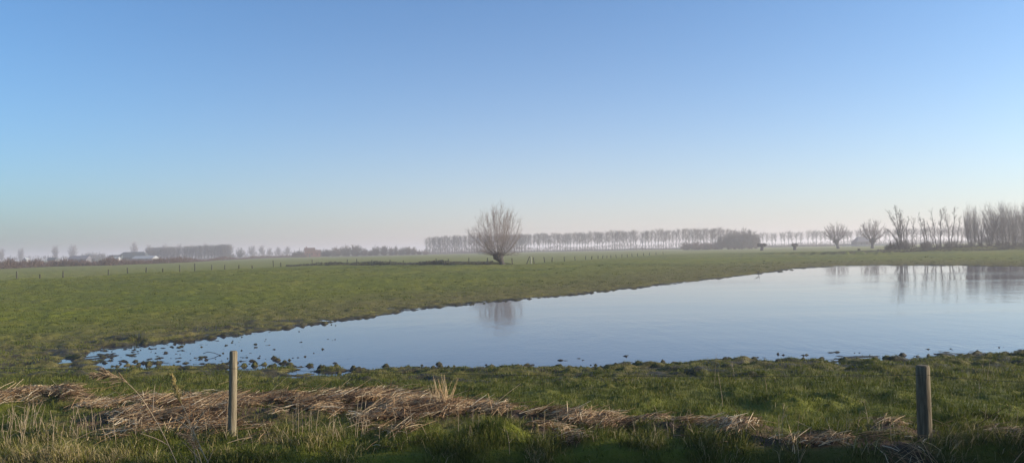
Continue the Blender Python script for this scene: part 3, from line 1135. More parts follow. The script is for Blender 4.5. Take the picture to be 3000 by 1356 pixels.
for px, top in far_posts:
    put_post(px, top, 'thin weathered post in the pasture fence left of the big willow', 'posts of the pasture fence left of the willow')
right_posts = [(1565, 753), (1596, 752), (1617, 754), (1654, 752), (1685, 752), (1716, 750), (1733, 750), (1752, 749), (1765, 748), (1778, 748), (1790, 747), (1806, 746), (1822, 745), (1838, 744), (1852, 743), (1868, 742), (1886, 741), (1902, 740), (1922, 739), (1943, 737)]
for px, top in right_posts:
    put_post(px, top, 'small post in the pasture fence running away right of the big willow', 'posts of the pasture fence right of the willow', lean=rng.gauss(.03, .12))
# the gate posts right of the willow: a dark brace and a pale post
x, y = fence_at(1555)
y -= 2
gz = hz(x, y)
o = poly_obj('gate_post', [post_mesh(None, .075, .07, 1.0, (0, 0), 41)], M_PALEPOST)
o.location = (x, y, gz)
tag(o, 'pale upright gate post beside a slanting brace', 'gate post')
o = poly_obj('post_brace', [post_mesh(None, .07, .06, 1.05, (.42, 0), 42)], M_FARPOST)
o.location = (x - .62, y - .05, gz)
tag(o, 'dark slanting wooden brace leaning on the pale gate post', 'brace')

# ------------------------------------------------------------------ trees
def blob(rng, c, rx, rz, n=9, m=6):
    V, Fc = [], []
    for i in range(m + 1):
        th = math.pi * i / m
        for k in range(n):
            a = TAU * k / n
            q = 1 + .22 * rng.uniform(-1, 1)
            V.append((c[0] + rx * q * math.sin(th) * math.cos(a), c[1] + rx * q * math.sin(th) * math.sin(a), c[2] - rz * q * math.cos(th)))
    for i in range(m):
        for k in range(n):
            k2 = (k + 1) % n
            Fc.append((i * n + k, i * n + k2, (i + 1) * n + k2, (i + 1) * n + k))
    return V, Fc


def pollard(name, seed, H, th, trunk_r, head_r, lean, n_poles, W, mats, ntw=16, rt=1.0, maxang=72, parent_loc=(0, 0, 0), low=0):
    """pollarded willow: stout leaning trunk, knobbly head, a fan of poles with side twigs"""
    rng = random.Random(seed)
    root = empty(name, parent_loc)
    t = Tubes()
    K = 8
    pts, rad = [], []
    for i in range(K):
        u = i / (K - 1)
        pts.append((lean * u + .05 * math.sin(5 * u + seed), .05 * math.cos(4 * u), -.2 + (th + .2) * u))
        rad.append(trunk_r * (1.35 - .5 * min(1, u * 3) + .0 * u) + (head_r - trunk_r * .85) * sm(np.array(u), .45, 1.0))
    t.add(pts, rad, 11)
    extra = [blob(rng, (lean * 1.02, 0, th), head_r * 1.05, head_r * .7)]
    for k in range(7):
        a = rng.uniform(0, TAU)
        extra.append(blob(rng, (lean + head_r * .75 * math.cos(a), head_r * .75 * math.sin(a), th + rng.uniform(-.35, .35) * head_r), head_r * .45, head_r * .4, 7, 5))
    t.build('trunk', mats[0], root, extra=extra)
    tp, tt = Tubes(), Tubes()
    Hc = H - th
    for k in range(n_poles):
        # a target in the egg of the crown; the pole leaves the head sideways and bends up to it
        while True:
            q = (rng.uniform(-1, 1), rng.uniform(-1, 1), rng.uniform(-.93, 1))
            l = math.sqrt(q[0] ** 2 + q[1] ** 2 + q[2] ** 2)
            if (.50 if k % 3 == 0 else .78) < l < 1:
                break
        if k < low:                      # low shoots leaving the head sideways
            a_ = rng.uniform(0, TAU)
            q = (rng.uniform(.45, .92) * math.cos(a_), rng.uniform(.45, .92) * math.sin(a_), rng.uniform(-1.0, -.45))
        tgt = (lean * 1.25 + q[0] * W / 2, q[1] * W / 2, th + Hc * (.5 + .5 * q[2]))
        hx, hy_ = tgt[0] - lean, tgt[1]
        hl = math.hypot(hx, hy_) + 1e-6
        k_ = head_r * .75 * min(1, hl / (.3 * W))
        st = (lean + hx / hl * k_, hy_ / hl * k_, th + head_r * .25 * rng.random())
        dx, dy, dz = (tgt[j] - st[j] for j in range(3))
        L = math.sqrt(dx * dx + dy * dy + dz * dz)
        bow = rng.uniform(.50, .72)
        mid = (st[0] + dx * bow + rng.gauss(0, .04) * L, st[1] + dy * bow + rng.gauss(0, .04) * L, st[2] + dz * .42)
        K = 7
        pole = []
        for i in range(K):
            u = i / (K - 1)
            pole.append(tuple((1 - u) ** 2 * st[j] + 2 * u * (1 - u) * mid[j] + u * u * tgt[j] + rng.gauss(0, .012) * L * (0 < i) for j in range(3)))
        r = rng.uniform(.022, .048) * rt * (L / Hc) ** .5
        tp.add(pole, taper(r, r * .16, K), 4)
        for m in range(int(ntw * L / Hc)):
            u = .24 + .74 * rng.random() ** .7
            p, dd = along(pole, u)
            l2 = L * rng.uniform(.10, .26) * (1.15 - .5 * u)
            tw = grow(rng, p, deflect(rng, dd, rng.uniform(.25, .65)), l2, 4, .09, .10)
            r2 = rng.uniform(.008, .013) * rt
            tt.add(tw, taper(r2, r2 * .45, 4), 3)
            for q in range(2):
                p2, d2 = along(tw, rng.uniform(.25, .95))
                tt.add(grow(rng, p2, deflect(rng, d2, rng.uniform(.3, .6)), l2 * .5, 3, .1, .1), [r2 * .7, r2 * .6, r2 * .35], 3)
    cr = tp.build('crown', mats[1], root)
    tt.build('twigs', mats[2], cr)
    return root


def poplar(name, seed, H, mats, low=.36, W=3.0, n=55, rt=1.0):
    rng = random.Random(seed)
    root = empty(name)
    t = Tubes()
    trunk = grow(rng, (0, 0, -.3), (0, 0, 1), H * .97, 9, .018, .05)
    t.add(trunk, taper(.15 * rt, .03 * rt, 9), 6)
    t.build('trunk', mats[0], root)
    c = Tubes()
    for k in range(n):
        u = low + (.96 - low) * rng.random() ** .8
        p, d = along(trunk, u)
        v = (u - low) / (1 - low)
        L = W * .85 * (.55 + .6 * math.sin(math.pi * min(1, v * .8 + .15))) * rng.uniform(.6, 1.1)
        br = grow(rng, p, deflect(rng, (0, 0, 1), rng.uniform(.45, .85)), L, 5, .06, .10)
        r = .035 * rt
        c.add(br, taper(r, r * .35, 5), 3)
        for m in range(5):
            p2, d2 = along(br, rng.uniform(.2, 1))
            c.add(grow(rng, p2, deflect(rng, d2, rng.uniform(.3, .7)), L * rng.uniform(.25, .5), 3, .1, .12), [.017 * rt, .014 * rt, .008 * rt], 3)
    c.build('crown', mats[1], root)
    return root


def round_tree(name, seed, H, W, mats, base=.25, n=60, ntw=7, r_tr=.16, r_tw=.014, stems=1, top_pow=1.0, tw_len=.12, rt=1.0):
    """tree or shrub whose limbs reach for points spread through an egg-shaped crown"""
    rng = random.Random(seed)
    root = empty(name)
    t, c = Tubes(), Tubes()
    trunks = []
    for k in range(stems):
        a = TAU * k / max(1, stems) + rng.uniform(-.4, .4)
        o = 0 if stems == 1 else W * .06
        tr = grow(rng, (o * math.cos(a), o * math.sin(a), -.25), norm((.22 * math.cos(a) * (stems > 1), .22 * math.sin(a) * (stems > 1), 1)), H * rng.uniform(.62, .85), 7, .06, .06)
        t.add(tr, taper(r_tr, r_tr * .25, 7), 5)
        trunks.append(tr)
    t.build('trunk', mats[0], root)
    cz, rz = H * (base + 1) / 2, H * (1 - base) / 2
    for k in range(n):
        while True:
            q = (rng.uniform(-1, 1), rng.uniform(-1, 1), rng.uniform(-1, 1))
            l = math.sqrt(sum(v * v for v in q))
            if .45 < l < 1:
                break
        lump = 1 + .16 * math.sin(3 * q[0] + seed) * math.cos(2.6 * q[1] + 1.7 * seed)
        tgt = (q[0] * W / 2 * lump, q[1] * W / 2 * lump, cz + q[2] * rz * lump)
        tr = trunks[rng.randrange(len(trunks))]
        u = min(.95, max(.12, (tgt[2] / H - .25) * rng.uniform(.55, .9)))
        p, _ = along(tr, u)
        mid = tuple((p[j] * .5 + tgt[j] * .5 + (rng.gauss(0, .04) * W if j < 2 else -.05 * H * rng.random())) for j in range(3))
        br = []
        for i in range(6):
            s = i / 5
            br.append(tuple((1 - s) ** 2 * p[j] + 2 * s * (1 - s) * mid[j] + s * s * tgt[j] for j in range(3)))
        r = r_tr * rng.uniform(.16, .30)
        c.add(br, taper(r, r * .25, 6), 3)
        for m in range(ntw):
            p2, d2 = along(br, rng.uniform(.35, 1))
            L = H * tw_len * rng.uniform(.5, 1.2)
            tw = grow(rng, p2, deflect(rng, norm((d2[0], d2[1], d2[2] + .4)), rng.uniform(.2, .9)), L, 3, .15, .12)
            c.add(tw, [r_tw, r_tw * .8, r_tw * .4], 3)
            for q2 in range(2):
                p3, d3 = along(tw, rng.uniform(.2, .9))
                c.add(grow(rng, p3, deflect(rng, d3, rng.uniform(.3, .8)), L * .5, 3, .15, .1), [r_tw * .7, r_tw * .6, r_tw * .3], 3)
    c.build('crown', mats[1], root)
    return root


def stem_tree(name, seed, loc, stems, mats, r=.12, ntw=24, bush=True):
    """slender multi-stemmed bare tree: stems are lists of (dx, z) points in metres"""
    rng = random.Random(seed)
    root = empty(name, loc)
    t, c = Tubes(), Tubes()
    for st in stems:
        K = 9
        dx = [p[0] for p in st]
        zs_ = [p[1] for p in st]
        dy = rng.gauss(0, .5)
        pts = []
        for i in range(K):
            zz = zs_[0] + (zs_[-1] - zs_[0]) * i / (K - 1)
            u = i / (K - 1)
            pts.append((float(np.interp(zz, zs_, dx)) + rng.gauss(0, .05), dy * u + rng.gauss(0, .05), zz))
        rr = r * rng.uniform(.8, 1.1)
        t.add(pts, taper(rr, rr * .18, K), 6)
        H = zs_[-1]
        for k in range(ntw):
            u = rng.uniform(.25, .97)
            p, d = along(pts, u)
            L = H * rng.uniform(.08, .24) * (1.2 - .7 * u)
            br = grow(rng, p, deflect(rng, d, rng.uniform(.35, .85)), L, 5, .1, .13)
            r2 = rr * .26 * (1.1 - .6 * u)
            c.add(br, taper(r2, r2 * .35, 5), 3)
            for m in range(5):
                p2, d2 = along(br, rng.uniform(.2, 1))
                l3 = L * rng.uniform(.25, .5)
                tw = grow(rng, p2, deflect(rng, d2, rng.uniform(.3, .8)), l3, 3, .12, .12)
                c.add(tw, [.011, .009, .005], 3)
                p3, d3 = along(tw, .3)
                c.add(grow(rng, p3, deflect(rng, d3, .7), l3 * .7, 3, .14, .12), [.009, .007, .004], 3)
                p3, d3 = along(tw, .6)
                c.add(grow(rng, p3, deflect(rng, d3, .6), l3 * .6, 3, .12, .12), [.010, .008, .005], 3)
        if bush:
            for k in range(34):
                a = rng.uniform(0, TAU)
                q = rng.uniform(0, .9)
                sh = grow(rng, (st[0][0] + q * math.cos(a), q * math.sin(a), -.1), norm((rng.gauss(0, .3), rng.gauss(0, .3), 1)), rng.uniform(.8, 2.4), 4, .12, 0)
                c.add(sh, taper(.022, .008, 4), 3)
                for m in range(3):
                    p2, d2 = along(sh, rng.uniform(.2, .9))
                    c.add(grow(rng, p2, deflect(rng, d2, .6), .6, 3, .15, .05), [.014, .012, .006], 3)
    t.build('trunk', mats[0], root)
    c.build('crown', mats[1], root)
    return root


def base_at(px, D):
    x = at_dist(px, 730, D)[0]
    return x, D, hz(x, D)


def height_at(px, top, D):
    x, y, zz = base_at(px, D)
    return at_dist(px, top, D)[2] - zz


MW = (M_BARK, M_POLE, M_TWIG)
# the big pollard willow
wx, wy, wz = hit(1474, 775.5, .5)
print('willow at', wx, wy, wz)
Hw = at_dist(1455, 599, wy)[2] - wz
t_ = pollard('pollard_willow', 5, Hw, 1.16, .38, .66, -.60, 165, 8.3, MW, ntw=44, rt=.54, low=44, parent_loc=(wx, wy, wz))
tag(t_, 'big bare pollard willow with a leaning trunk and a wide fan of branches', 'tree')

# two lopped pollards, two regrown ones on the right
for px, top, D, label, sd in ((2232, 715, 262, 'lopped pollard willow stump nearer the round dark grove', 2), (2328, 715, 262, 'lopped pollard willow stump nearer the regrown pollards', 4)):
    x, y, zz = base_at(px, D)
    h = height_at(px, top, D)
    rng = random.Random(sd)
    root = empty('pollard_stump', (x, y, zz))
    tb = Tubes()
    tb.add([(0, 0, -.2), (.05, 0, h * .3), (.12, 0, h * .6), (.1, 0, h * .9)], [.62, .50, .55, .8], 9)
    tb.build('trunk', M_WOODBARK, root)
    hd = Tubes()
    hd.add([(-.7, 0, h * .72), (.9, 0, h * .78)], [.3, .3], 6)
    ex = [blob(rng, (rng.uniform(-1.0, 1.1) * (1.0 if sd == 2 else .75), rng.uniform(-.6, .6), h * rng.uniform(.78, .98)), rng.uniform(.45, .65), rng.uniform(.3, .42), 8, 5) for _ in range(9)]
    for k in range(40):
        a = rng.uniform(0, TAU)
        hd.add(grow(rng, (rng.uniform(-1.1, 1.2), rng.uniform(-.5, .5), h * .9), norm((math.cos(a), math.sin(a), 1)), rng.uniform(.3, .7), 3, .1, 0), [.04, .03, .02], 3)
    hd.build('crown', M_WOODBARK, root, extra=ex)
    tag(root, label, 'tree', 'lopped pollard willows')
MP2 = (M_WOODBARK, M_WOODBARK, M_FARTWIG)
for px, top, D, wpx, label, sd, lean in ((2456, 651, 285, 66, 'regrown pollard willow left of its twin, reddish upright poles', 8, -.6), (2556, 644, 262, 72, 'regrown pollard willow beside the bare tree group, upright poles', 9, .15)):
    x, y, zz = base_at(px, D)
    h = height_at(px, top, D)
    W = wpx / F * D
    o = pollard('pollard_willow', sd, h, 2.6, .50, .95, lean, 85, W * 1.15, MP2, ntw=24, rt=1.6, parent_loc=(x, y, zz))
    tag(o, label, 'tree', 'regrown pollard willows on the right')

# slender bare trees on the right bank (each stem: photo points)
MR = (M_WOODBARK, M_WOODTWIG)


def right_tree(base_px, D, stems_px, label, sd, r=.12, ntw=22, bush=True):
    r, ntw = r * .75, int(ntw * 1.35)
    x, y, zz = base_at(base_px, D)
    st = []
    for s in stems_px:
        q = []
        for px, py in s:
            p = at_dist(px, py, D)
            q.append((p[0] - x, p[2] - zz))
        q[0] = (q[0][0], -.2)
        st.append(q)
    o = stem_tree('bare_tree', sd, (x, y, zz), st, MR, r, ntw, bush)
    tag(o, label, 'tree', 'slender bare trees along the far bank')


right_tree(2639, 158, [[(2639, 735), (2634, 690), (2620, 652), (2602, 622)], [(2640, 735), (2632, 672), (2622, 640), (2619, 604)], [(2637, 735), (2622, 700), (2600, 672), (2588, 668)], [(2641, 735), (2640, 680), (2631, 625)]],
           'broad forked bare tree with four stems, leftmost of the bank trees', 51, .15, 26)
right_tree(2653, 160, [[(2652, 735), (2648, 690), (2640, 640), (2637, 612)], [(2654, 735), (2655, 680), (2660, 645), (2664, 640)]], 'two-stemmed bare tree just right of the broad forked one', 52, .13, 22)
right_tree(2671, 158, [[(2671, 735), (2673, 700), (2671, 640)]], 'thin single-stem bare tree standing alone between two groups', 53, .09, 20)
right_tree(2716, 160, [[(2713, 733), (2704, 680), (2696, 640), (2693, 628)], [(2720, 733), (2714, 680), (2708, 640)]], 'bare tree with two stems leaning left over a dark bush', 54, .14, 22)
right_tree(2742, 162, [[(2740, 733), (2733, 690), (2724, 650)], [(2744, 733), (2738, 690), (2734, 650), (2728, 618)]], 'bare tree with two thin stems leaning left, beside the straight pole tree', 55, .12, 20, False)
right_tree(2757, 160, [[(2757, 732), (2758, 680), (2761, 614)]], 'straight upright bare tree with one dark mast-like stem', 56, .16, 30)
right_tree(2785, 161, [[(2783, 732), (2782, 680), (2777, 645), (2769, 608)], [(2787, 732), (2790, 690), (2796, 650), (2797, 610)]], 'bare tree forked in a narrow upright V', 57, .13, 24)
right_tree(2803, 175, [[(2803, 731), (2806, 680), (2812, 640), (2814, 630)], [(2806, 731), (2818, 690), (2824, 652)]], 'small bare tree at the left edge of the dense wood', 58, .10, 22)

# the dense wood at the right edge
wood = []
for i in range(3):
    o = round_tree('wood_tree', 70 + i, 10.0, 4.6, (M_WOODBARK, M_WOODTWIG), base=.04, n=58, ntw=10, r_tr=.12, r_tw=.012, stems=1 + (i == 1), tw_len=.13)
    wood.append(o)
tall = []
for i in range(2):
    o = round_tree('tall_wood_tree', 80 + i, 12.0, 5.4, (M_WOODBARK, M_WOODTWIG), base=.36, n=90, ntw=11, r_tr=.14, r_tw=.008, stems=1, tw_len=.13)
    tall.append(o)
wood_spec = [(2846, 620, 178, 48), (2872, 632, 184, 60), (2898, 634, 180, 62), (2926, 626, 186, 64), (2952, 622, 178, 66), (2974, 612, 186, 68), (3000, 610, 180, 72), (3030, 607, 186, 74), (3060, 605, 184, 74)]
rng = random.Random(5)


def put(protos, counter, px, top, D, wpx, label, group, H0, W0):
    x, y, zz = base_at(px, D)
    h = height_at(px, top, D)
    W = wpx / F * D
    sc = (W / W0, W / W0, h / H0)
    i = counter[0]
    counter[0] += 1
    rz = rng.uniform(0, TAU)
    if i < len(protos):
        o = protos[i]
        o.location, o.rotation_euler, o.scale = (x, y, zz), (0, 0, rz), sc
    else:
        o = dup(protos[i % len(protos)], (x, y, zz), rz, sc)
    tag(o, label, 'tree', group)
    return o


cw = [0]
for px, top, D, wpx in wood_spec:
    put(wood, cw, px, top, D, wpx, 'dense grey bare tree in the wood at the right edge', 'trees of the dense wood at the right edge', 10.0, 4.6)
ct = [0]
for px, top, D, wpx in [(2838, 595, 182, 30), (2858, 599, 188, 28), (2904, 592, 184, 62), (2938, 588, 182, 60), (2966, 590, 188, 58), (3006, 590, 184, 60)]:
    put(tall, ct, px, top, D, wpx, 'taller open-crowned tree rising above the wood at the right edge', 'taller trees rising above the wood', 12.0, 5.4)

# the long rows of poplars
MF = (M_FARBARK, M_FARTWIG)
pops = [poplar('poplar_tree', 90 + i, 12.0, MF, .34, 3.0, 110, .85) for i in range(5)]
dense = [poplar('poplar_tree', 100 + i, 12.0, MF, .10, 3.4, 110, 1.15) for i in range(4)]
rng = random.Random(8)


def row(protos, xs, tops, D0, D1, wpx, label, group, H0=12.0, W0=3.0, jt=1.6, every=1.0):
    counter = [0]
    a, b = xs[0], xs[-1]
    px = a
    while px < b:
        if rng.random() < .012:
            px += every * .9
        top = np.interp(px, xs, tops) + rng.gauss(0, jt)
        D = D0 + (D1 - D0) * (px - a) / (b - a) + rng.uniform(-4, 4)
        o = put(protos, counter, px, top, D, wpx * rng.uniform(.7, 1.3), label, group, H0, W0)
        o.rotation_euler[1] = rng.gauss(0, .022)
        px += every * rng.uniform(.75, 1.25)


row(dense, [1250, 1330, 1420, 1540], [697, 691, 690, 689], 560, 530, 18, 'bare poplar in the thick left end of the long row behind the willow', 'poplars at the thick left end of the row', jt=1.5, every=7.5, W0=3.4)
row(pops, [1470, 1600, 1750, 1880, 2000, 2140], [688, 686, 681, 676, 673, 669], 535, 480, 21, 'bare straight poplar in the long open row right of the willow', 'poplars of the long open row', jt=2.0, every=8.6)
pops2 = [poplar('poplar_tree', 120 + i, 12.0, MF, .38, 3.4, 75, 1.05) for i in range(4)]
row(pops2, [2225, 2350, 2480, 2640, 2840], [683, 679, 675, 671, 667], 560, 480, 21, 'bare poplar in the paler row beyond the pollards', 'poplars of the paler row beyond the pollards', jt=1.6, every=13, W0=3.4)

# round dark grove and low shrubs before the poplars
MG = (M_FARBARK, M_WOODTWIG)
grove = [round_tree('grove_tree', 130 + i, 10.0, 8.0, MG, base=.02, n=230, ntw=10, r_tr=.2, r_tw=.042, stems=3, tw_len=.12) for i in range(3)]
cg = [0]
for px, top, D, wpx in [(2112, 687, 385, 40), (2135, 683, 390, 44), (2152, 672, 380, 52), (2178, 669, 386, 60), (2200, 674, 380, 52), (2214, 684, 390, 36), (2170, 690, 372, 60)]:
    put(grove, cg, px, top, D, wpx, 'dense rounded tree in the dark grove at the end of the poplar row', 'trees of the round dark grove', 10.0, 8.0)
shrub = [round_tree('shrub', 140 + i, 5.0, 6.0, (M_BUSH, M_BUSH), base=-.1, n=170, ntw=10, r_tr=.08, r_tw=.036, stems=4, tw_len=.13) for i in range(4)]
cs = [0]


def put_shrub(px, top, D, wpx, label, group):
    o = put(shrub, cs, px, top, D, wpx, label, group, 5.0, 6.0)
    o['category'] = 'shrub'


for px, top, D, wpx in [(2012, 709, 400, 44), (2040, 706, 398, 50), (2072, 706, 402, 50), (2096, 708, 396, 44)]:
    put_shrub(px, top, D, wpx, 'low dark rounded shrub left of the round grove', 'low shrubs left of the round grove')
for px, top, D, wpx in [(862, 738, 470, 20), (875, 734, 470, 26), (888, 736, 474, 20), (946, 734, 480, 26), (960, 730, 480, 32), (984, 723, 478, 42), (1012, 717, 482, 44), (1043, 714, 480, 44), (1066, 726, 478, 30), (1084, 733, 480, 26), (1100, 719, 484, 34), (1124, 717, 480, 32),
                        (1147, 723, 480, 28), (1160, 719, 486, 14), (1174, 725, 480, 26), (1192, 720, 482, 36), (1210, 723, 480, 26), (1228, 735, 480, 22), (1246, 734, 478, 24)]:
    put_shrub(px, top, D, wpx, 'rounded reddish bare shrub in the line around the brick house', 'shrubs of the line around the brick house')
# undergrowth of the right bank
dk = [round_tree('bramble_bush', 150 + i, 1.8, 2.6, (M_DARKBUSH, M_DARKBUSH), base=-.1, n=70, ntw=8, r_tr=.03, r_tw=.020, stems=4, tw_len=.2) for i in range(3)]
cd = [0]
for px, top, D, wpx in [(2600, 716, 164, 26), (2616, 706, 162, 34), (2632, 712, 165, 30), (2656, 712, 163, 24), (2690, 720, 166, 26), (2706, 708, 163, 26), (2722, 706, 163, 28), (2748, 714, 166, 20), (2776, 709, 164, 24), (2796, 708, 166, 24), (2820, 712, 170, 30), (2844, 708, 172, 34), (2872, 712, 174, 34),
                        (2900, 712, 172, 36), (2926, 708, 174, 36), (2950, 708, 172, 36), (2978, 708, 174, 40), (3004, 706, 172, 40)]:
    o = put(dk, cd, px, top, D, wpx, 'dark tangled bramble bush at the foot of the right bank trees', 'bramble bushes at the foot of the right bank trees', 1.8, 2.6)
    o['category'] = 'bush'
o = put(dk, cd, 2517, 727, 172, 12, 'tiny lone bush at the meadow edge between the regrown pollards', None, 1.8, 2.6)
o['category'] = 'bush'
if 'group' in o:
    del o['group']

# hazy trees on the left horizon
hz_tree = [round_tree('hazy_tree', 160 + i, 12.0, 6.0, MF, base=.2, n=70, ntw=8, r_tr=.22, r_tw=.05, stems=1, tw_len=.12) for i in range(3)]
ch = [0]
for px, top, D, wpx in [(4, 724, 760, 22), (61, 724, 800, 20), (162, 715, 760, 20), (214, 713, 800, 28), (393, 707, 800, 24), (437, 713, 820, 18), (483, 712, 820, 18), (525, 711, 840, 18), (562, 714, 840, 14), (600, 710, 850, 14), (738, 718, 800, 26), (768, 717, 820, 22), (790, 724, 800, 18), (815, 722, 820, 18), (842, 719, 820, 18)]:
    put(hz_tree, ch, px, top, D, wpx, 'faint solitary tree fading into the haze on the left horizon', 'faint solitary trees on the left horizon', 12.0, 6.0)
row([dense[0], dense[1]][:0] or [poplar('row_tree', 170 + i, 12.0, MG, .03, 4.6, 170, 1.7) for i in range(3)], [432, 520, 600, 682], [728, 725, 721, 719], 560, 560, 20, 'close-set tree in the dense flat-topped row behind the white barn', 'trees of the flat-topped row behind the white barn', jt=.7, every=9, W0=4.2)
cg2 = [0]
gl = [round_tree('copse_tree', 180 + i, 7.0, 7.0, MG, base=0, n=100, ntw=8, r_tr=.14, r_tw=.04, stems=3, tw_len=.13) for i in range(2)]
for px, top, D, wpx in [(248, 739, 580, 26), (266, 737, 584, 28), (284, 736, 580, 28), (302, 739, 584, 24)]:
    put(gl, cg2, px, top, D, wpx, 'low bushy tree of the copse left of the dark barn', 'trees of the copse left of the dark barn', 7.0, 7.0)
for px, top, D, wpx, lab in [(704, 722, 540, 30, 'round dense tree ending the flat-topped row'), (28, 750, 330, 12, 'small dark round tree at the far left edge'), (665, 741, 520, 60, 'low dark bush under the end of the flat-topped row'), (272, 754, 400, 16, 'small olive bush beside the long grey barn')]:
    put(gl, cg2, px, top, D, wpx, lab, None, 7.0, 7.0)

# far-off woods that read as one mass
rng = random.Random(77)
t = Tubes()
for k in range(5200):
    px = rng.uniform(-250, 3250)
    D = rng.uniform(700, 860)
    x, _, zz = base_at(px, D)
    hmax = 4.5 + 3.5 * float(vnoise(np.array([x / 60]), np.array([.5]), 3)[0]) + 3 * float(vnoise(np.array([x / 14]), np.array([1.5]), 4)[0])
    p = (x, D, zz + rng.random() * max(.5, hmax) * .6)
    t.add(grow(rng, p, norm((rng.gauss(0, .6), rng.gauss(0, .4), 1)), max(1.5, hmax * .45), 3, .2, .1), [.30, .22, .08], 3)
o = t.build('distant_wood', M_FARTWIG)
tag(o, 'distant low woods along the whole hazy horizon', 'woods', kind='stuff')

M_HEDGE = mat_simple('brown_hedge_twigs', [(.3, (.085, .055, .045)), (.7, (.140, .095, .078))], nscale=1, bump=0)


def hedge(pxa, pxb, line, back, h0, h1, n, mat, label, seed, r=.06):
    rng = random.Random(seed)
    t = Tubes()
    for k in range(n):
        px = rng.uniform(pxa, pxb)
        py = float(np.interp(px, [p[0] for p in line], [p[1] for p in line]))
        x, y = on_plane(px, py, .55)
        q = (y + back + rng.uniform(0, 6)) / y
        x, y = x * q, y * q
        hh = h0 + (h1 - h0) * (.5 + .5 * float(fbm(np.array([px / 26.]), np.array([.5 + seed]), seed, 3)[0] * 1.6))
        hh = max(.4, hh)
        zz = hz(x, y)
        t.add(grow(rng, (x, y, zz - .1 + rng.random() * hh * .45), norm((rng.gauss(0, .55), rng.gauss(0, .4), 1)), hh * rng.uniform(.3, .62), 3, .25, .05), [r, r * .8, r * .3], 3)
    o = t.build('hedge', mat)
    tag(o, label, 'hedge')


hedge(-300, 560, BROWN_PX, 2, 1.4, 3.0, 5200, M_HEDGE, 'long ragged brown hedge along the left field edge below the barns', 3, .07)
hedge(540, 900, BROWN_PX, 8, .8, 2.2, 2600, M_HEDGE, 'thin brown hedge below the flat-topped tree row, left of the brick house', 5, .07)
hedge(860, 1400, [(860, 748), (1400, 741)], 0, 1.6, 3.0, 4200, M_BUSH, 'low purplish hedge under the shrubs between brick house and poplars', 7, .08)
hedge(1330, 2110, [(1330, 741.5), (2110, 728)], 0, .9, 1.7, 4200, M_DARKBUSH, 'thin dark hedge line at the foot of the long poplar row', 9, .08)
hedge(2090, 2500, [(2090, 727), (2500, 720.5)], 0, 1.2, 1.8, 3000, M_DARKBUSH, 'low bluish hedge behind the two lopped pollard stumps', 11, .08)

hedge(838, 1445, FENCE_PX, -.9, .25, .5, 5200, M_DARKBUSH, 'thin dark twig strip standing in for ditch shade left of the big willow', 13, .03)  # dark twigs added where the ditch bank and willow shade lies
hedge(2570, 3080, BANKR_PX, .3, .2, .5, 3600, M_DARKBUSH, 'thin dark strip of rough growth under the right bank trees', 15, .04)
# unseen scrub added outside the frame to cast shade along the ditch
rng = random.Random(400)
t = Tubes()
for k in range(7000):
    x = rng.uniform(11.0, 19)
    y = rng.uniform(4.6, 8.2) if k % 3 else rng.uniform(8.0, 8.50)
    hh = (6.0 + .16 * (x - 9)) * rng.uniform(.8, 1.05)
    zb = -.8
    p = (x, y, zb + rng.random() * hh * .65)
    t.add(grow(rng, p, norm((rng.gauss(.05, .16), rng.gauss(0, .08), 1)), (zb + hh - p[2]) * rng.uniform(.6, 1.0), 4, .07, .05), [.05, .05, .04, .015], 3)
o = t.build('shade_scrub', M_DARKBUSH)
tag(o, 'dense unseen scrub added right of the thick post to shade the ditch', 'scrub')

# ------------------------------------------------------------------ buildings
def gable(L, Wd, he, hr, ov=.3, hip=0.0, th=.12):
    """walls (box with gables), roof slab pieces; ridge along x"""
    l, w = L / 2, Wd / 2
    wallV = [(-l, -w, 0), (l, -w, 0), (l, w, 0), (-l, w, 0), (-l, -w, he), (l, -w, he), (l, w, he), (-l, w, he), (-l + hip, 0, hr - .05), (l - hip, 0, hr - .05)]
    wallF = [(0, 1, 5, 4), (2, 3, 7, 6), (1, 2, 6, 9, 5), (3, 0, 4, 8, 7)]
    a, b = l + ov, w + ov
    sl = (hr - he) / w
    ze = he - ov * sl
    roofV = [(-a, -b, ze), (a, -b, ze), (a, b, ze), (-a, b, ze), (-a + (hip + ov if hip else 0), 0, hr), (a - (hip + ov if hip else 0), 0, hr)]
    n = len(roofV)
    roofV += [(x, y, zz + th) for x, y, zz in roofV]
    roofF = [(0, 4, 5, 1)[::-1], (2, 5, 4, 3)[::-1], (n, n + 1, n + 5, n + 4), (n + 2, n + 3, n + 4, n + 5), (0, 1, n + 1, n), (2, 3, n + 3, n + 2), (1, 2, n + 2, n + 5, n + 1) if not hip else (1, 2, n + 2, n + 1), (3, 0, n, n + 4, n + 3) if not hip else (3, 0, n, n + 3)]
    if hip:
        roofF += [(n + 1, n + 2, n + 5), (n + 3, n, n + 4)]
    return (wallV, wallF), (roofV, roofF)


def building(name, px, D, L, Wd, he, hr, wm, rm, label, cat, rz=0, hip=0.0, windows=(), doors=(), chimney=None, sink=.1, ov=.3):
    x, y, zz = base_at(px, D)
    root = empty(name, (x, y, zz - sink), rz)
    wl, rf = gable(L, Wd, he, hr, ov, hip)
    poly_obj('wall', [wl], wm, root)
    r = poly_obj('roof', [rf], rm, root)
    for cx, cz, ww, hh_ in windows:
        poly_obj('window', [box_verts(cx - ww / 2, cx + ww / 2, -Wd / 2 - .04, -Wd / 2 + .05, cz, cz + hh_)], M_GLASS, root)
    for cx, ww, hh_ in doors:
        poly_obj('door', [box_verts(cx - ww / 2, cx + ww / 2, -Wd / 2 - .05, -Wd / 2 + .05, 0.02, hh_)], M_ROOFDARK, root)
    if chimney is not None:
        poly_obj('chimney', [box_verts(chimney - .3, chimney + .3, -.3, .3, hr - .5, hr + .9)], wm, r)
    tag(root, label, cat)
    return root


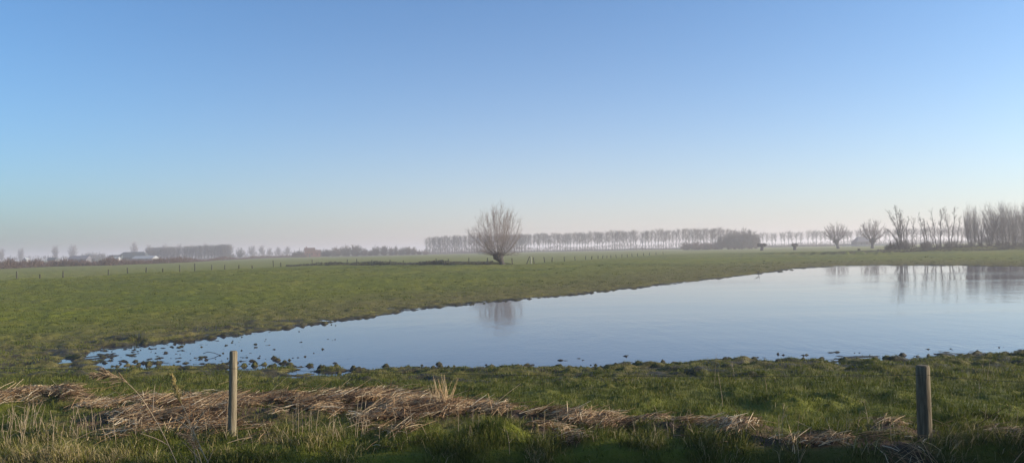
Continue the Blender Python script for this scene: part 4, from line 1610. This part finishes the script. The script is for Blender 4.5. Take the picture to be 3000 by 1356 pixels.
# brick house with annex
building('brick_house', 907, 470, 5.6, 5.0, 3.6, 5.3, M_BRICK, M_ROOFRED, 'red brick house standing among the bare shrubs', 'house', .25, windows=[(-1.4, 1.2, .8, 1.2), (1.3, 1.2, .8, 1.2), (0, 3.0 - .8, .1, .1)], doors=[(0, .9, 2.1)], chimney=-1.8)
building('brick_annex', 929.5, 471, 3.6, 4.0, 2.6, 4.0, M_BRICK, M_ROOFRED, 'lower brick outbuilding attached right of the brick house', 'outbuilding', .25, windows=[(0, 1.0, .7, .9)])
# left farm
building('dark_barn', 392, 430, 15.5, 9, 1.9, 4.7, M_WALLGREY, M_ROOFDARK, 'long barn with a dark sheet roof left of the white barn', 'barn', .12, hip=2.6, doors=[(-3, 2.4, 1.8)], windows=[(2.5, .9, 1.2, .6)])
building('white_barn', 426, 418, 10.5, 6, 1.35, 2.5, M_WHITE, M_RAIL, 'low white barn bright in the sun below the dark roof', 'barn', -.10, windows=[(-2, .5, .8, .45), (2.4, .5, .8, .45)], ov=.5)
building('small_barn', 339, 424, 6.0, 5, 1.8, 3.3, M_WALLGREY, M_ROOFDARK, 'small dark-roofed shed left of the long dark barn', 'shed', .1, doors=[(1, 1.6, 1.6)])
building('white_shed', 338, 412, 3.4, 3, 1.5, 2.3, M_WHITE, M_RAIL, 'tiny white shed in front of the small dark-roofed shed', 'shed', .1, doors=[(0, .8, 1.3)])
building('grey_barn', 234, 410, 8.8, 6, 1.7, 3.2, M_WALLGREY, M_ROOFGREY, 'long low grey barn left of the copse', 'barn', .05, doors=[(2, 2, 1.5)])
building('dark_shed', 154, 400, 3.6, 3, 1.6, 2.6, M_WALLGREY, M_ROOFDARK, 'small dark shed alone on the left field edge', 'shed', 0, doors=[(0, .9, 1.5)])
building('white_cottage', 77, 430, 1.6, 2.4, 2.0, 2.9, M_WHITE, M_RAIL, 'tiny white gable far left on the horizon', 'house', 1.2, windows=[(0, 1.0, .4, .5)])
# roof behind the pollards on the right
building('farmhouse', 2524, 430, 7.6, 6, 2.6, 5.2, M_WALLGREY, M_ROOFGREY, 'grey hip-roofed farmhouse between the two regrown pollards', 'house', .1, hip=2.0, windows=[(-1.6, 1.1, .8, .8), (1.4, 1.1, .8, .8)], doors=[(0, .9, 2.0)])

# pale rail along the dike on the right
def rail(pxa, pxb, D, za, label):
    xa, ya, z0 = base_at(pxa, D)
    xb, yb, z1 = base_at(pxb, D)
    z0 = z1 = max(z0, z1)
    root = empty('guard_rail', (xa, D, z0))
    L = xb - xa
    poly_obj('beam', [box_verts(0, L, -.04, .04, za, za + .42)], M_RAIL, root)
    n = 7
    me = None
    for k in range(n):
        xx = .2 + (L - .4) * k / (n - 1)
        p = poly_obj('rail_post', [box_verts(xx - .06, xx + .06, .045, .14, -1.6, za + .3)], M_RAIL, root)
    tag(root, label, 'guard rail')


rail(2470, 2612, 392, .35, 'pale guard rail along the dike behind the regrown pollards')

# a stick in the water by the far shore, with a wading bird's look: plain twig
x, y, zz = hit(2222, 806, 0)
t = Tubes()
rng = random.Random(3)
t.add(grow(rng, (0, 0, -.2), norm((.1, 0, 1)), .65, 4, .05, 0), [.03, .03, .025, .01], 5)
t.add(grow(rng, (0, 0, .25), norm((-1, 0, .35)), .4, 3, .05, 0), [.03, .02, .01], 5)
o = t.build('water_stick', M_WOODBARK)
o.location = (x, y, -.02)
tag(o, 'short forked stick standing in the shallows by the far shore', 'stick')
# bare curved reed stalk lying in the water left
x, y, zz = hit(628, 1046, 0)
t = Tubes()
t.add([(-.28, 0, .05), (-.16, 0, .09), (0, 0, .06), (.14, 0, .0), (.22, 0, -.06)], [.008] * 5, 5)
o = t.build('bent_stalk', M_WOODBARK)
o.location = (x, y, 0)
tag(o, 'dark bent stalk poking out of the shallow water left of the slim post', 'stalk')

# ------------------------------------------------------------------ haze, light, sky
V, Fc = box_verts(-3600, 3600, -80, 2700, -2.4, HAZE_TOP)
hb = poly_obj('haze', [(V, Fc)], None)
hm = bpy.data.materials.new('thin_winter_haze')
hm.use_nodes = True
nt = hm.node_tree
nt.nodes.remove(nt.nodes['Principled BSDF'])
pv = nt.nodes.new('ShaderNodeVolumePrincipled')
pv.inputs['Color'].default_value = (.98, .90, .91, 1)
pv.inputs['Density'].default_value = HAZE
pv.inputs['Anisotropy'].default_value = HAZE_G
nt.links.new(pv.outputs[0], nt.nodes['Material Output'].inputs['Volume'])
hb.data.materials.append(hm)
tag(hb, 'thin pale winter haze over the whole meadow', 'haze', kind='stuff')

S = Vector((math.sin(SUN_AZ) * math.cos(SUN_EL), math.cos(SUN_AZ) * math.cos(SUN_EL), math.sin(SUN_EL)))
sd = bpy.data.lights.new('sun', 'SUN')
sd.energy = SUN_STRENGTH
sd.angle = R(.53)
sd.color = (1.0, .90, .76)
so = bpy.data.objects.new('sun', sd)
so.rotation_euler = S.to_track_quat('Z', 'Y').to_euler()
so.location = (60, 0, 40)
C.objects.link(so)

world = bpy.data.worlds.new('World')
scene.world = world
world.use_nodes = True
wt = world.node_tree
bg = wt.nodes['Background']
sky = wt.nodes.new('ShaderNodeTexSky')
sky.sky_type = 'NISHITA'
sky.sun_disc = False
sky.sun_elevation = SUN_EL
sky.sun_rotation = SUN_AZ
sky.altitude = 0
sky.air_density = 1.0
sky.dust_density = 1.7
sky.ozone_density = 1.6
wb = wt.nodes.new('ShaderNodeMix')      # cool clear-winter white balance of the sky
wb.data_type = 'RGBA'
wb.blend_type = 'MULTIPLY'
wb.inputs['Factor'].default_value = 1
wb.inputs['B'].default_value = (.38, .635, .895, 1)
wt.links.new(sky.outputs[0], wb.inputs['A'])
tc = wt.nodes.new('ShaderNodeTexCoord')
sx = wt.nodes.new('ShaderNodeSeparateXYZ')
wt.links.new(tc.outputs['Generated'], sx.inputs[0])


def wmath(op, a, b=0.0):
    nd = wt.nodes.new('ShaderNodeMath')
    nd.operation = op
    for i, v in enumerate((a, b)):
        if isinstance(v, (int, float)):
            nd.inputs[i].default_value = v
        else:
            wt.links.new(v, nd.inputs[i])
    return nd.outputs[0]


# pale moisture low in the air, stronger towards the sun's side
low = wmath('EXPONENT', wmath('MULTIPLY', wmath('ABSOLUTE', sx.outputs['Z']), -1 / .12))
az = wt.nodes.new('ShaderNodeMapRange')
az.interpolation_type = 'SMOOTHSTEP'
az.inputs['From Min'].default_value = -.95
az.inputs['From Max'].default_value = .12
wt.links.new(sx.outputs['X'], az.inputs['Value'])
veil = wt.nodes.new('ShaderNodeMix')
veil.data_type = 'RGBA'
veil.blend_type = 'ADD'
wt.links.new(wmath('MULTIPLY', low, az.outputs[0]), veil.inputs['Factor'])
wt.links.new(wb.outputs['Result'], veil.inputs['A'])
veil.inputs['B'].default_value = (2.55, 1.80, 1.72, 1)
wt.links.new(veil.outputs['Result'], bg.inputs['Color'])
bg.inputs['Strength'].default_value = SKY_STRENGTH

vs = scene.view_settings
vs.view_transform = 'Standard'
vs.look = 'None'
vs.exposure = EXPOSURE
vs.gamma = 1
scene.render.engine = 'CYCLES'
cy = scene.cycles
cy.use_denoising = True
cy.max_bounces = 6
cy.diffuse_bounces = 2
cy.glossy_bounces = 3
cy.transmission_bounces = 3
cy.volume_bounces = 1
cy.transparent_max_bounces = 4
